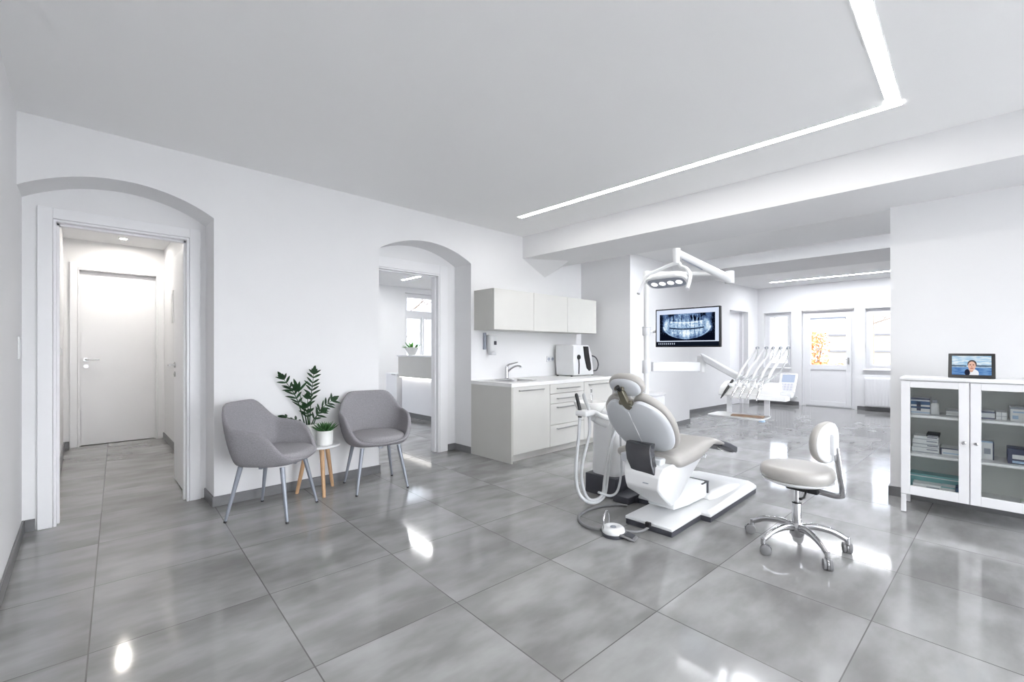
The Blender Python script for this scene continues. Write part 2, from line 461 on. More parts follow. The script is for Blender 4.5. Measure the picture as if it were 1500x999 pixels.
# long wall of the far room with a door recess
bm = new()
def fy(x): return 3.75-(x-7.1)*.0825
prism(bm, [(7.1, fy(7.1)), (9.75, fy(9.75)), (9.75, 4.35), (7.1, 4.35)], 'z', 0, 2.74)
prism(bm, [(10.62, fy(10.62)), (11.4, fy(11.4)), (11.4, 4.35), (10.62, 4.35)], 'z', 0, 2.74)
prism(bm, [(9.75, fy(9.75)), (10.62, fy(10.62)), (10.62, 4.35), (9.75, 4.35)], 'z', 2.03, 2.74)
struct('wall_long', bm, M['wall'], smooth=0)
# window wall of the far room
bm = new()
WX0, WX1 = 11.1, 11.4
for y0, y1, z0, z1 in ((3.29, 4.35, 0, 2.74), (2.746, 3.29, 0, .78), (2.746, 3.29, 2.02, 2.74), (2.56, 2.746, 0, 2.74),
                       (1.645, 2.56, 2.03, 2.74), (1.478, 1.645, 0, 2.74), (.55, 1.478, 0, .79), (.55, 1.478, 2.01, 2.74), (-3.2, .55, 0, 2.74)):
    box(bm, WX0, WX1, y0, y1, z0, z1)
struct('wall_window', bm, M['wall'], smooth=0)
# corridor behind the first arch
bm = new(); box(bm, -.36, -.165, 4.47, 7.85, 0, 2.6); struct('wall_corridor', bm, M['wall'])
bm = new(); box(bm, .8, .95, 4.47, 7.85, 0, 2.7); struct('wall_corridor', bm, M['wall'])
bm = new()
prism(bm, [(-.165, 0), (-.04, 0), (-.04, 2.2), (.73, 2.2), (.73, 0), (.8, 0), (.8, 2.6), (-.165, 2.6)], 'y', 7.65, 7.85)
box(bm, -.165, .8, 7.85, 7.95, 0, 2.6); struct('wall_corridor_end', bm, M['wall'], smooth=0)  # the box is an unseen block added to stop light leaking past the door
# reception room behind the second arch
bm = new()
for x0, x1, z0, z1 in ((.95, 5.42, 0, 2.7), (5.42, 6.46, 0, .95), (5.42, 6.46, 2.53, 2.7), (6.46, 7.5, 0, 2.7)): box(bm, x0, x1, 9.2, 9.5, z0, z1)
struct('wall_reception', bm, M['wall'], smooth=0)
bm = new(); box(bm, 7.3, 7.5, 4.35, 9.2, 0, 2.7); struct('wall_reception', bm, M['wall'])
bm = new(); box(bm, 5.3, 7.3, 4.35, 4.6, 0, 2.7); struct('wall_reception', bm, M['wall'])

# ---- skirting
SK = .078
def skirt(name, pieces):
    bm = new()
    for q in pieces: box(bm, *q, 0, SK, bev=.002, seg=1)
    return struct(name, bm, M['skirting'])
skirt('baseboard_front', [(N1[1]-.012, N2[0]+.012, 4.008, 4.02), (N1[1]-.012, N1[1], 4.02, 4.33), (N2[0], N2[0]+.012, 4.02, 4.33), (N2[1]-.012, N2[1], 4.02, 4.33), (N2[1], 3.26, 4.008, 4.02), (O2[1]+.12, N2[1]-.012, 4.318, 4.33)])
skirt('baseboard_left', [(LX, LX+.012, -3, 4.33), (LX+.012, -.225, 4.318, 4.33)])
skirt('baseboard_back', [(LX, 4.8, -3, -2.988)])
skirt('baseboard_right', [(4.788, 4.8, -3, .474), (4.788, 5.15, .474, .486)])
skirt('baseboard_pier', [(5.3, 7.112, 3.188, 3.2), (7.1, 7.112, 3.2, 3.73)])
bm = new()
for x0, x1 in ((7.11, 9.7), (10.67, 11.1)): prism(bm, [(x0, fy(x0)), (x1, fy(x1)), (x1, fy(x1)-.012), (x0, fy(x0)-.012)], 'z', 0, SK)
struct('baseboard_long', bm, M['skirting'])
skirt('baseboard_window', [(11.088, 11.1, 2.6, 3.41), (11.088, 11.1, 1.478, 1.6), (11.088, 11.1, -3, 1.478)])
skirt('baseboard_corridor', [(-.165, -.153, 4.47, 7.65), (-.153, -.115, 7.638, 7.65), (.788, .8, 4.47, 7.65)])
skirt('baseboard_reception', [(.95, 7.3, 9.188, 9.2)])

# ---- door casings and doors
def casing(name, x0, x1, z1, yf, yb, w=.082, proud=.022, left=True):
    """white architrave on the face yf (towards -y) with jamb lining back to yb"""
    bm = new()
    if left: box(bm, x0-w, x0-.002, yf-proud, yf, 0, z1+w, bev=.003, seg=1)
    box(bm, x1+.002, x1+w, yf-proud, yf, 0, z1+w, bev=.003, seg=1)
    box(bm, x0-(.002 if left else 0), x1+.002, yf-proud, yf, z1+.002, z1+w, bev=.003, seg=1)
    t = .014
    box(bm, x0, x0+t, yf-proud+.006, yb, 0, z1); box(bm, x1-t, x1, yf-proud+.006, yb, 0, z1); box(bm, x0+t, x1-t, yf-proud+.006, yb, z1-t, z1)
    # stop rebate
    box(bm, x0+t, x0+t+.014, yf+.05, yb-.045, 0, z1-t); box(bm, x1-t-.014, x1-t, yf+.05, yb-.045, 0, z1-t); box(bm, x0+t, x1-t, yf+.05, yb-.045, z1-t-.014, z1-t)
    return struct(name, bm, M['lacquer'])
casing('trim_1', O1[0], O1[1], O1[2], 4.33, 4.475, w=.076)
casing('trim_2', -.04, .73, 2.2, 7.65, 7.8, w=.07)
casing('trim_3', O2[0], O2[1], O2[2], 4.33, 4.475, w=.11, proud=.012)

def lever(parent, c, dirx, diry, out):
    """lever handle with round rose and key rose below; lever runs along (dirx,diry); out = outward unit (x,y)"""
    o = Vector((out[0], out[1], 0)); l = Vector((dirx, diry, 0)); c = Vector(c)
    bm = new()
    tube(bm, [c, c+o*.008], .026, 20)
    tube(bm, spline([c+o*.006, c+o*.038, c+o*.05+l*.012, c+o*.052+l*.05, c+o*.052+l*.125], 6), .0085, 10)
    h = obj('door_handle', bm, M['steel'], parent)
    bm = new(); k = c-Vector((0, 0, .085)); tube(bm, [k, k+o*.008], .024, 20); tube(bm, [k+o*.008, k+o*.012], .008, 12)
    obj('lock_rose', bm, M['steel'], parent)
    return h
# open leaf in the corridor
bm = new(); box(bm, .612, .652, 4.40, 5.14,   .012, 2.06, bev=.002, seg=1); d1 = struct('door_1', bm, M['lacquer'])
lever(d1, (.612, 5.07, 1.06), 0, -1, (-1, 0))
bm = new(); tube(bm, [(.63, 5.14, 1.06), (.63, 5.143, 1.06)], .012, 12); box(bm, .62, .644, 5.14, 5.1425, .93, 1.13); obj('latch_plate', bm, M['steel'], d1)
bm = new(); box(bm, -.0165, .7065, 7.70, 7.74, .006, 2.1775, bev=.002, seg=1); d2 = struct('door_2', bm, M['lacquer'])
lever(d2, (.035, 7.70, 1.075), 1, 0, (0, -1))

# far glazed door
bm = new()
X = 11.2
y0, y1 = 1.655, 2.55
box(bm, X, X+.08, y0, y0+.05, 0, 2.02); box(bm, X, X+.08, y1-.05, y1, 0, 2.02); box(bm, X, X+.08, y0+.05, y1-.05, 1.97, 2.02); box(bm, X+.012, X+.08, y0+.05, y1-.05, 0, .03)
d3 = struct('door_3', bm, M['lacquer'])
bm = new()
box(bm, X-.01, X+.055, y0+.052, y0+.14, .02, 1.965, bev=.004, seg=1); box(bm, X-.01, X+.055, y1-.14, y1-.052, .02, 1.965, bev=.004, seg=1)
box(bm, X-.01, X+.055, y0+.14, y1-.14, 1.86, 1.965); box(bm, X-.01, X+.055, y0+.14, y1-.14, .78, .88); box(bm, X-.01, X+.055, y0+.14, y1-.14, .02, .115)
box(bm, X+.005, X+.04, y0+.14, y1-.14, .115, .78)
leaf = obj('door_leaf', bm, M['lacquer'], d3)
bm = new(); box(bm, X+.02, X+.032, y0+.14, y1-.14, .88, 1.86); obj('pane', bm, M['pane'], d3)
bm = new(); box(bm, X-.022, X-.01, y0+.085, y0+.115, .9, 1.04, bev=.003, seg=1)
tube(bm, [(X-.02, y0+.1, 1.0), (X-.05, y0+.1, 1.0), (X-.052, y0+.2, 1.0)], .008, 8); obj('door_handle', bm, M['steel'], d3)
bm = new(); box(bm, X-.018, X-.01, y0+.14, y1-.14, 1.835, 1.87); obj('blind_cassette', bm, M['greyprint'], d3)
# plain door in the side recess of the far room
bm = new(); prism(bm, [(9.77, fy(9.77)+.16), (10.60, fy(10.60)+.16), (10.60, fy(10.6)+.2), (9.77, fy(9.77)+.2)], 'z', .005, 2.015)
d4 = struct('door_4', bm, M['lacquer'])
bm = new()
for s in (9.75, 10.57): prism(bm, [(s, fy(s)+.10), (s+.05, fy(s+.05)+.10), (s+.05, fy(s+.05)+.22), (s, fy(s)+.22)], 'z', 0, 2.03)
struct('trim_4', bm, M['lacquer'])

def window(name, X, y0, y1, z0, z1, mull=(), trans=(), w=.055, axis='x', sash=.045):
    """frame, sashes and panes in a wall; axis x: the wall is a plane of constant x"""
    def bx(bm, a0, a1, b0, b1, t0, t1, bev=0):
        if axis == 'x': box(bm, X+t0, X+t1, a0, a1, b0, b1, bev=bev, seg=1)
        else: box(bm, a0, a1, X+t0, X+t1, b0, b1, bev=bev, seg=1)
    bm = new()
    bx(bm, y0, y0+w, z0, z1, 0, .07); bx(bm, y1-w, y1, z0, z1, 0, .07); bx(bm, y0+w, y1-w, z0, z0+w, 0, .07); bx(bm, y0+w, y1-w, z1-w, z1, 0, .07)
    ys = [y0+w]+list(mull)+[y1-w]; zs = [z0+w]+list(trans)+[z1-w]
    for t in trans: bx(bm, y0+w, y1-w, t-.05, t+.05, -.006, .07)
    o = struct(name, bm, M['lacquer'])
    cells = []
    for i in range(len(zs)-1):
        za = zs[i]+(.05 if i else 0); zb = zs[i+1]-(.05 if i < len(zs)-2 else 0)
        top = trans and i == len(zs)-2
        yy = [y0+w, y1-w] if top else ys
        for j in range(len(yy)-1): cells.append((yy[j]+(.01 if j else 0), yy[j+1]-(.01 if j < len(yy)-2 else 0), za, zb))
    for a, b, c, d in cells:
        bm = new()
        bx(bm, a, a+sash, c, d, -.012, .05); bx(bm, b-sash, b, c, d, -.012, .05); bx(bm, a+sash, b-sash, c, c+sash, -.012, .05); bx(bm, a+sash, b-sash, d-sash, d, -.012, .05)
        s = obj('sash', bm, M['lacquer'], o)
        bm = new(); bx(bm, a+sash, b-sash, c+sash, d-sash, .016, .026); obj('pane', bm, M['pane'], s)
    return o
w1 = window('window_1', 11.2, 2.748, 3.288, .80, 2.018)
w2 = window('window_2', 11.2, .552, 1.476, .81, 2.008)
for k, (a, b) in enumerate(FILL_WIN): window('window_%d' % (4+k), -3.15, a+.002, b-.002, .082, 2.398, mull=((a+b)/2,), axis='y')  # added windows out of view that let fill daylight into the main room
w3 = window('window_3', 9.3, 5.422, 6.458, .97, 2.528, mull=(5.94,), trans=(2.03,), axis='y')
for y0, y1, z in ((2.748, 3.288, .78), (.5, 1.5, .79)):
    bm = new(); box(bm, 11.06, 11.3, y0, y1, z, z+.02, bev=.004); struct('trim_5', bm, M['lacquer'])
bm = new(); box(bm, 5.38, 6.5, 9.14, 9.32, .95, .97, bev=.004); struct('trim_6', bm, M['lacquer'])

# ------------------------------------------------------------------ ceiling lights
def strip(name, label, segs, z, w, m='led', group=None):
    """recessed LED line: frosted diffuser held in a slim housing, one mesh each"""
    x0, x1, y0, y1 = segs[0]
    t = thing(name, label, 'ceiling light', ((x0+x1)/2, (y0+y1)/2, z), group)
    bm = new()
    for s in segs: box(bm, *s, z-.005, z-.001)
    obj('diffuser', bm, M[m], t)
    bm = new()
    e = .006
    for a in segs:
        x0, x1, y0, y1 = a
        if x1-x0 < y1-y0:
            box(bm, x0-e, x0, y0, y1, z-.004, z+.002); box(bm, x1, x1+e, y0+(w if len(segs) > 1 and False else 0), y1, z-.004, z+.002)
        else:
            box(bm, x0, x1, y0-e, y0, z-.004, z+.002); box(bm, x0, x1-w, y1, y1+e, z-.004, z+.002)
    obj('housing', bm, M['plastic'], t)
    return t
W = .062
strip('led_strip_light', 'bright L-shaped LED line in the ceiling of the main room, turning a corner', [(3.41, 3.41+W, .29, 3.44), (-.05, 3.41, .29, .29+W), (-.05, -.05+W, -2.6, .29)], CEIL, W)  # last run, behind the viewer, is added to even out the room light
strip('led_strip_light', 'short straight LED line in the far room ceiling above the windows', [(10.2, 10.25, -.5, 2.9)], 2.585, .05, 'led2')
strip('led_strip_light', 'LED line in the reception ceiling seen through the second arch', [(4.78, 4.83, 5.2, 8.25)], 2.65, .05, 'led3')

strip('led_strip_light', 'LED line on the middle bay ceiling tucked behind the big beam, mirrored in the floor', [(5.2, 5.25, -1.5, 2.55)], 2.5, .05, 'led2')
for yy, lab in ((7.2, 'small round recessed spotlight in the corridor ceiling near its end door'), (5.35, 'added unseen spotlight above the open door leaf, brightening the corridor')):  # second spotlight is out of view, added to light the corridor evenly
  t = thing('ceiling_spotlight', lab, 'ceiling light', (.36, yy, 2.555))
  bm = new(); lathe(bm, [(.032, 0), (.045, 0), (.045, -.006), (.034, -.008), (.032, 0)], (.36, yy, 2.555), 24); obj('bezel', bm, M['plastic'], t)
  bm = new(); lathe(bm, [(0, -.002), (.031, -.002), (.031, -.006), (0, -.006)], (.36, yy, 2.555), 24); obj('lens', bm, M['spot'], t)

# ------------------------------------------------------------------ switches and sockets
def plate(name, label, cat, x0, x1, y0, y1, z0, z1, key, group=None):
    c = ((x0+x1)/2, (y0+y1)/2, z0)
    t = thing(name, label, cat, c, group)
    bm = new(); box(bm, x0, x1, y0, y1, z0, z1, bev=.003); obj('cover_plate', bm, M['plastic'], t)
    bm = new(); box(bm, *key, bev=.002, seg=1); obj('rocker', bm, M['plastic2'], t)
    return t
plate('light_switch', 'white light switch on the left wall beside the first arch', 'switch', LX, LX+.01, 4.06, 4.14, 1.14, 1.28, (LX+.01, LX+.014, 4.07, 4.13, 1.15, 1.27))
plate('light_switch', 'white switch on the left wall inside the corridor', 'switch', -.165, -.155, 6.6, 6.68, 1.14, 1.22, (-.155, -.151, 6.61, 6.67, 1.15, 1.21))
plate('intercom_panel', 'slim tall white panel on the right corridor wall behind the open door', 'wall panel', .788, .803, 6.72, 6.86, 1.53, 1.92, (.784, .788, 6.74, 6.84, 1.78, 1.88))
t = thing('power_socket', 'white double socket on the splashback left of the countertop machine', 'socket', (4.6, 4.02, 1.04))
bm = new(); box(bm, 4.53, 4.68, 4.01, 4.02, 1.03, 1.11, bev=.003); obj('cover_plate', bm, M['plastic2'], t)
for x in (4.567, 4.643):
    bm = new(); lathe(bm, [(0, -.002), (.019, -.002), (.022, -.004), (.022, 0), (0, 0)], (x, 4.01, 1.07), 20, 'y'); obj('outlet', bm, M['greyprint'], t)

# ------------------------------------------------------------------ waiting corner
def armchair(label):
    t = thing('armchair', label, 'armchair', (0, 0, 0), 'grey tub armchairs along the arched wall')
    nu, nv = 48, 12
    def rim(a):                       # a: angle from the back, 0..pi
        d = abs(a)*180/PI
        def ss(x, e0, e1):
            q = min(1, max(0, (x-e0)/(e1-e0))); return q*q*(3-2*q)
        h = .82-.165*ss(d, 27, 66)-.02*ss(d, 66, 104)
        return h-.205*ss(d, 102, 148)-.016*ss(d, 148, 180)
    rings = []
    for j in range(nv+1):
        v = j/nv; ring = []
        for i in range(nu):
            a = 2*PI*i/nu; a = a if a <= PI else a-2*PI
            H = rim(a)
            bx, by = math.cos(PI-a), math.sin(PI-a)
            n = 2.9
            k = 1/((abs(bx)**n+abs(by)**n)**(1/n))
            back = max(0, math.cos(a))
            if v < .42:
                q = v/.42; r = .05+.73*q; z = .372+.012*q*q
            else:
                q = (v-.42)/.58
                r = .78+.22*math.sin(q*PI/2)+.10*back*q*q*(H-.45)/.37
                z = .384+(H-.384)*(q**1.35)
            R = .265*k*r
            ring.append((bx*R*(1.0)-.005, by*R*1.11, z))
        rings.append(ring)
    bm = new(); loft(bm, rings, cap=False); bm.faces.new([v for v in bm.verts][:nu])
    obj('shell', bm, M['fabric'], t, 180, sub=1, solid=.032, world=False)
    bm = new(); pad(bm, .236, .226, .408, .474, (.030, 0), 2.5, 44, .22, dome=.012)
    obj('seat_cushion', bm, M['fabric_seat'], t, 180, sub=1, world=False)
    for sx in (-1, 1):
        for sy in (-1, 1):
            bm = new(); tube(bm, [(sx*.15, sy*.155, .372), (sx*.218, sy*.215, .012)], [.017, .0095], 14)
            l = obj('leg', bm, M['legmetal'], t, world=False)
            bm = new(); tube(bm, [(sx*.218, sy*.215, .012), (sx*.220, sy*.217, 0)], .0105, 14); obj('foot_cap', bm, M['rubber'], l, world=False)
    bm = new()
    box(bm, -.17, .17, -.012, .012, .360, .372); box(bm, -.012, .012, -.17, .17, .360, .372); obj('under_frame', bm, M['legmetal'], t, world=False)
    return t
ac = armchair('grey fabric tub armchair nearest the first arch, left of the small side table')
ac.location = (1.02, 3.59, 0); ac.rotation_euler = (0, 0, math.radians(-46))
ac2 = copy_tree(ac); ac2['label'] = 'grey fabric tub armchair beside the second arch, right of the potted plants'
ac2.location = (1.865, 3.665, 0); ac2.rotation_euler = (0, 0, math.radians(-101))

SX, SY, SZ = 1.435, 3.825, .405
t = thing('side_table', 'small round side table with white top and three wooden legs between the armchairs', 'table', (SX, SY, 0))
bm = new(); lathe(bm, [(0, 0), (.156, 0), (.166, .006), (.166, .014), (.161, .02), (0, .02)], (SX, SY, SZ-.02), 56); obj('table_top', bm, M['lacquer'], t)
for a in (262, 30, 150):
    a = math.radians(a); c, s = math.cos(a), math.sin(a)
    bm = new(); tube(bm, [(SX+c*.095, SY+s*.095, SZ-.02), (SX+c*.172, SY+s*.172, 0)], [.019, .013], 16)
    obj('leg', bm, M['oak'], t)

def leaflet(bm, p, d, nrm, L, w, fold=.15, n=6):
    d = d.normalized(); s = d.cross(nrm).normalized(); u = s.cross(d)
    rows = []
    for i in range(n+1):
        q = i/n; wd = w*math.sin(PI*min(1, .06+q*.94))**.75*(1-.25*q) if i < n else 0.0005
        c = p+d*L*q-Vector((0, 0, 1))*L*.12*q*q
        rows.append([bm.verts.new(c-s*wd+u*wd*fold), bm.verts.new(c), bm.verts.new(c+s*wd+u*wd*fold)])
    for a, b in zip(rows, rows[1:]):
        for k in (0, 1): bm.faces.new((a[k], a[k+1], b[k+1], b[k]))
# large pot plant with feathered fronds
PX, PY = 1.382, 3.915
t = thing('potted_plant', 'tall feathery dark green plant in a white pot at the back of the side table', 'plant', (PX, PY, SZ))
bm = new(); lathe(bm, [(0, 0), (.05, 0), (.058, .01), (.066, .16), (.066, .165), (.060, .165), (.057, .14), (0, .14)], (PX, PY, SZ), 40); obj('pot', bm, M['ceramic'], t)
bm = new(); lathe(bm, [(0, .135), (.057, .135), (.05, .150), (0, .152)], (PX, PY, SZ), 24); obj('soil', bm, M['soil'], t)
e1 = Vector((.7193, -.6947, 0)); e2 = Vector((.6947, .7193, 0))
ew = Vector((.985, -.17, 0))
fr = [(-.24, -.05, .42, 7, .092, .5), (.06, .0, .455, 7, .088, .4), (-.10, -.02, .31, 2, .15, .2), (.30, -.06, .215, 6, .085, .6),
      (-.20, -.07, .10, 4, .085, .5), (.02, -.09, .17, 4, .08, .3), (.17, -.04, .12, 3, .08, .5), (.0, -.02, .24, 3, .08, .3)]
for fx, fyy, h, n, L, bend in fr:
    fyy = fyy if fyy < 0 else min(fyy, .03)
    base = Vector((PX, PY, SZ+.145))+e1*fx*.12
    tip = Vector((PX, PY, SZ+.145+h))+ew*fx*.72+e2*fyy
    mid = base.lerp(tip, .5)+Vector((0, 0, h*.08))-e1*fx*.08*bend*2
    P = spline([base, mid, tip], 12)
    bm = new(); tube(bm, P, [.0055, .002], 7, mi=0)
    ax = (P[-1]-P[-4]).normalized()
    for k in range(n):
        q = .42+.55*k/(n-1) if n > 1 else .7
        i = min(len(P)-2, int(q*(len(P)-1))); p = P[i]; T = (P[i+1]-P[i]).normalized()
        side = (e1+e2*.25*(1 if k % 2 else -1)).normalized()
        S = (side-T*side.dot(T)).normalized(); nr = T.cross(S)
        for sg in (-1, 1):
            leaflet(bm, p, S*sg*.80+T*.62+Vector((0, 0, .05)), nr*sg + e2*-.2, L*(1-.28*abs(q-.6))*random.uniform(.9, 1.1), .0105, .2)
    leaflet(bm, P[-1], ax, e2*-1, L*.8, .017, .2); leaflet(bm, P[-2], ax+e1*.4, e2*-1, L*.7, .016, .2); leaflet(bm, P[-2], ax-e1*.4, e2*-1, L*.7, .016, .2)
    for f in bm.faces: f.material_index = 1 if len(f.verts) == 4 and f.material_index == 0 and f.calc_area() > 4e-5 else f.material_index
    for v in bm.verts: v.co.y = min(v.co.y, 4.008)
    obj('frond', bm, [M['stem'], M['leaf']], t, 180)
QX, QY = 1.462, 3.765
t = thing('potted_succulent', 'small spiky green succulent in a white cylinder pot at the front of the side table', 'plant', (QX, QY, SZ))
bm = new(); lathe(bm, [(0, 0), (.055, 0), (.061, .005), (.064, .118), (.064, .121), (.059, .121), (.058, .10), (0, .10)], (QX, QY, SZ), 40); obj('pot', bm, M['ceramic'], t)
bm = new(); lathe(bm, [(0, .095), (.058, .095), (.05, .108), (0, .11)], (QX, QY, SZ), 24); obj('soil', bm, M['soil'], t)
bm = new()
for k in range(46):
    a = k*2.39996; el = 1.45-1.05*(k/46)**.8; L = .06+.052*(k/46)**.5*random.uniform(.8, 1.1)
    d = Vector((math.cos(a)*math.cos(el), math.sin(a)*math.cos(el), math.sin(el)))
    p = Vector((QX, QY, SZ+.105))+Vector((math.cos(a), math.sin(a), 0))*.022*(k/46)
    P = [p, p+d*L*.35+Vector((0, 0, .002)), p+d*L*.75+Vector((0, 0, .004)), p+d*L+Vector((0, 0, .009))]
    tube(bm, P, [.006, .0075, .0045, .0006], 6)
obj('foliage', bm, M['leaf2'], t, 180)

# ------------------------------------------------------------------ kitchen run
KY = 3.37; KB = 4.02; KZ0, KZ1 = .085, .805
def bar_handle(parent, x0, x1, z):
    bm = new()
    box(bm, x0, x1, KY-.052, KY-.042, z-.006, z+.006, bev=.002, seg=1)
    for x in (x0+.012, x1-.012): box(bm, x-.005, x+.005, KY-.044, KY-.02, z-.005, z+.005)
    return obj('handle', bm, M['steel'], parent)
def base_unit(label, x0, x1, fronts, side=False):
    t = thing('base_cabinet', label, 'cabinet', ((x0+x1)/2, (KY+KB)/2, 0), 'kitchenette base cabinets')
    bm = new(); a, b = x0+.001, x1-.001
    box(bm, a, b, KY, KB-.002, KZ0, KZ0+.018); box(bm, a, a+.018, KY, KB-.002, KZ0+.018, KZ1); box(bm, b-.018, b, KY, KB-.002, KZ0+.018, KZ1); box(bm, a+.018, b-.018, KB-.012, KB-.002, KZ0+.018, KZ1); box(bm, a+.018, b-.018, KY, KY+.018, KZ1-.06, KZ1)
    obj('body', bm, M['cabinet'], t)
    bm = new(); box(bm, x0+(.02 if side else .001), x1-.001, KY+.05, KY+.065, 0, KZ0); obj('plinth', bm, M['cabinet'], t)
    if side:
        bm = new(); box(bm, x0-.02, x0, KY-.022, KB-.002, 0, KZ1, bev=.0015, seg=1); obj('side_panel', bm, M['cabinet_side'], t)
    for kind, z0, z1 in fronts:
        bm = new(); box(bm, x0+.003, x1-.003, KY-.021, KY-.001, z0+.0025, z1-.0025, bev=.0015, seg=1)
        f = obj(kind, bm, M['cabinet'], t)
        w = x1-x0; m = .12*w+.03 if kind == 'drawer' else .09*w+.03
        bar_handle(f, x0+m, x1-m-(.04 if kind == 'door' else 0), z1-.045 if z1-z0 > .15 else (z0+z1)/2)
    return t
KX = (3.245, 3.84, 4.475, 5.10)
base_unit('left grey kitchenette base cabinet under the sink, one tall door', KX[0], KX[1], [('door', KZ0, KZ1)], True)
base_unit('middle grey kitchenette base cabinet with four drawers', KX[1], KX[2], [('drawer', .69, KZ1), ('drawer', .575, .69), ('drawer', .33, .575), ('drawer', KZ0, .33)])
base_unit('right grey kitchenette base cabinet partly behind the dental chair', KX[2], KX[3], [('door', KZ0, KZ1)])
# worktop with the basin cut out
SKX0, SKX1, SKY0, SKY1 = 3.39, 3.80, 3.52, 3.86
WZ0, WZ1 = KZ1, KZ1+.038
bm = new()
for x0, x1, y0, y1 in ((3.22, SKX0, KY-.03, KB), (SKX1, 5.12, KY-.03, KB), (SKX0, SKX1, KY-.03, SKY0), (SKX0, SKX1, SKY1, KB)):
    box(bm, x0, x1, y0, y1-.002, WZ0, WZ1)
bmesh.ops.remove_doubles(bm, verts=bm.verts, dist=.0001)
o = tag(obj('worktop', bm, M['worktop']), 'long white worktop across the grey kitchenette base cabinets', 'worktop')
t = thing('sink', 'stainless inset sink in the white kitchenette worktop', 'sink', (3.595, 3.69, WZ1-.15))
bm = new()
def rr(a, b, z, n=6): return [(x, y, z) for x, y in superell(a, b, n, 48, (3.595, 3.69))]
loft(bm, [rr(.23, .19, WZ1+.001), rr(.23, .19, WZ1+.004), rr(.197, .158, WZ1+.004), rr(.193, .154, WZ1-.01), rr(.181, .145, WZ1-.13), rr(.12, .09, WZ1-.145), rr(.02, .02, WZ1-.148)], cap=False)
obj('basin', bm, M['steel'], t, 40)
bm = new(); lathe(bm, [(0, -.148), (.03, -.148), (.03, -.143), (.018, -.141), (0, -.143)], (3.595, 3.69, WZ1), 20); obj('drain', bm, M['chrome'], t)
t = thing('faucet', 'chrome single-lever mixer tap standing behind the kitchenette sink', 'tap', (3.70, 3.925, WZ1))
FX, FY = 3.70, 3.925
bm = new(); lathe(bm, [(0, 0), (.028, 0), (.028, .006), (.022, .012), (.02, .14), (.017, .155), (0, .158)], (FX, FY, WZ1), 24); obj('body', bm, M['chrome'], t)
bm = new(); tube(bm, spline([(FX, FY, WZ1+.075), (FX+.02, FY-.05, WZ1+.125), (FX+.04, FY-.12, WZ1+.16), (FX+.055, FY-.18, WZ1+.155), (FX+.056, FY-.185, WZ1+.135)], 8), .012, 14); obj('spout', bm, M['chrome'], t)
bm = new(); tube(bm, [(FX, FY, WZ1+.155), (FX+.015, FY-.03, WZ1+.178), (FX+.06, FY-.13, WZ1+.205)], [.013, .011, .006], 12, flat=.7); obj('lever', bm, M['chrome'], t)

UY = 3.67; UZ0, UZ1 = 1.425, 1.882
for i, (x0, x1, lab) in enumerate(((3.268, 3.91, 'left grey wall cabinet above the sink, its side panel showing'), (3.91, 4.55, 'middle grey wall cabinet above the kitchenette'), (4.55, 5.19, 'right grey wall cabinet above the countertop machine'))):
    t = thing('wall_cabinet', lab, 'cabinet', ((x0+x1)/2, (UY+KB)/2, UZ0), 'kitchenette wall cabinets')
    bm = new(); box(bm, x0+.0005, x1-.0005, UY+.021, KB-.002, UZ0, UZ1, bev=.001, seg=1); obj('body', bm, M['cabinet_side'], t)
    bm = new(); box(bm, x0+.0025, x1-.0025, UY, UY+.02, UZ0, UZ1, bev=.0015, seg=1); obj('door', bm, M['cabinet'], t)

t = thing('soap_dispenser', 'white wall soap dispenser under the left wall cabinet', 'dispenser', (3.5, 4.02, 1.16))
bm = new()
loft(bm, [[(3.495+x, 4.02-.11*k[1]-y*.0+(-.055*k[1])*0+0, z) if False else (3.495+x*k[0], 4.018-(y+.058)*k[1], z) for x, y in superell(.058, .058, 3.2, 28)] for z, k in ((1.17, (.55, .55)), (1.19, (.8, .8)), (1.24, (.9, .92)), (1.33, (1, 1)), (1.36, (1, 1)), (1.372, (.85, .9)))])
obj('housing', bm, M['plastic'], t, 50)
bm = new(); box(bm, 3.475, 3.512, 3.894, 3.905, 1.255, 1.30, bev=.004); obj('level_window', bm, M['charcoal'], t)
bm = new(); box(bm, 3.455, 3.535, 3.918, 3.99, 1.135, 1.172, bev=.012, seg=3); obj('pump_lever', bm, M['plastic2'], t)
bm = new(); box(bm, 3.40, 3.43, 3.985, 4.018, 1.20, 1.40, bev=.005); obj('wall_bracket', bm, M['greyprint'], t)

# countertop machine with a dark curved front
t = thing('sterilizer', 'white countertop machine with black curved strip and hose on the worktop', 'appliance', (4.78, 3.78, WZ1))
MZ = WZ1
bm = new()
prism(bm, [(4.56, MZ+.008), (5.02, MZ+.008), (5.01, MZ+.12), (4.96, MZ+.30), (4.91, MZ+.415), (4.545, MZ+.42), (4.54, MZ+.405), (4.57, MZ+.2)], 'y', 3.66, 3.96)
bmesh.ops.bevel(bm, geom=list(bm.edges), offset=.018, segments=3, profile=.5, affect='EDGES')
obj('housing', bm, M['plastic'], t, 50)
bm = new()
prism(bm, [(4.77, MZ+.40), (4.875, MZ+.40), (4.885, MZ+.30), (4.93, MZ+.16), (4.945, MZ+.08), (4.90, MZ+.065), (4.85, MZ+.10), (4.80, MZ+.24)], 'y', 3.648, 3.664)
bmesh.ops.bevel(bm, geom=list(bm.edges), offset=.004, segments=2, profile=.5, affect='EDGES'); obj('front_window', bm, M['black'], t)
bm = new(); lathe(bm, [(0, -.026), (.026, -.024), (.034, -.014), (.034, 0), (0, 0)], (4.67, 3.665, MZ+.255), 24, 'y'); obj('knob', bm, M['black'], t)
bm = new(); tube(bm, spline([(4.662, 3.648, MZ+.23), (4.664, 3.645, MZ+.15), (4.666, 3.65, MZ+.03)], 6), .007, 8); obj('drip_hose', bm, M['charcoal'], t)
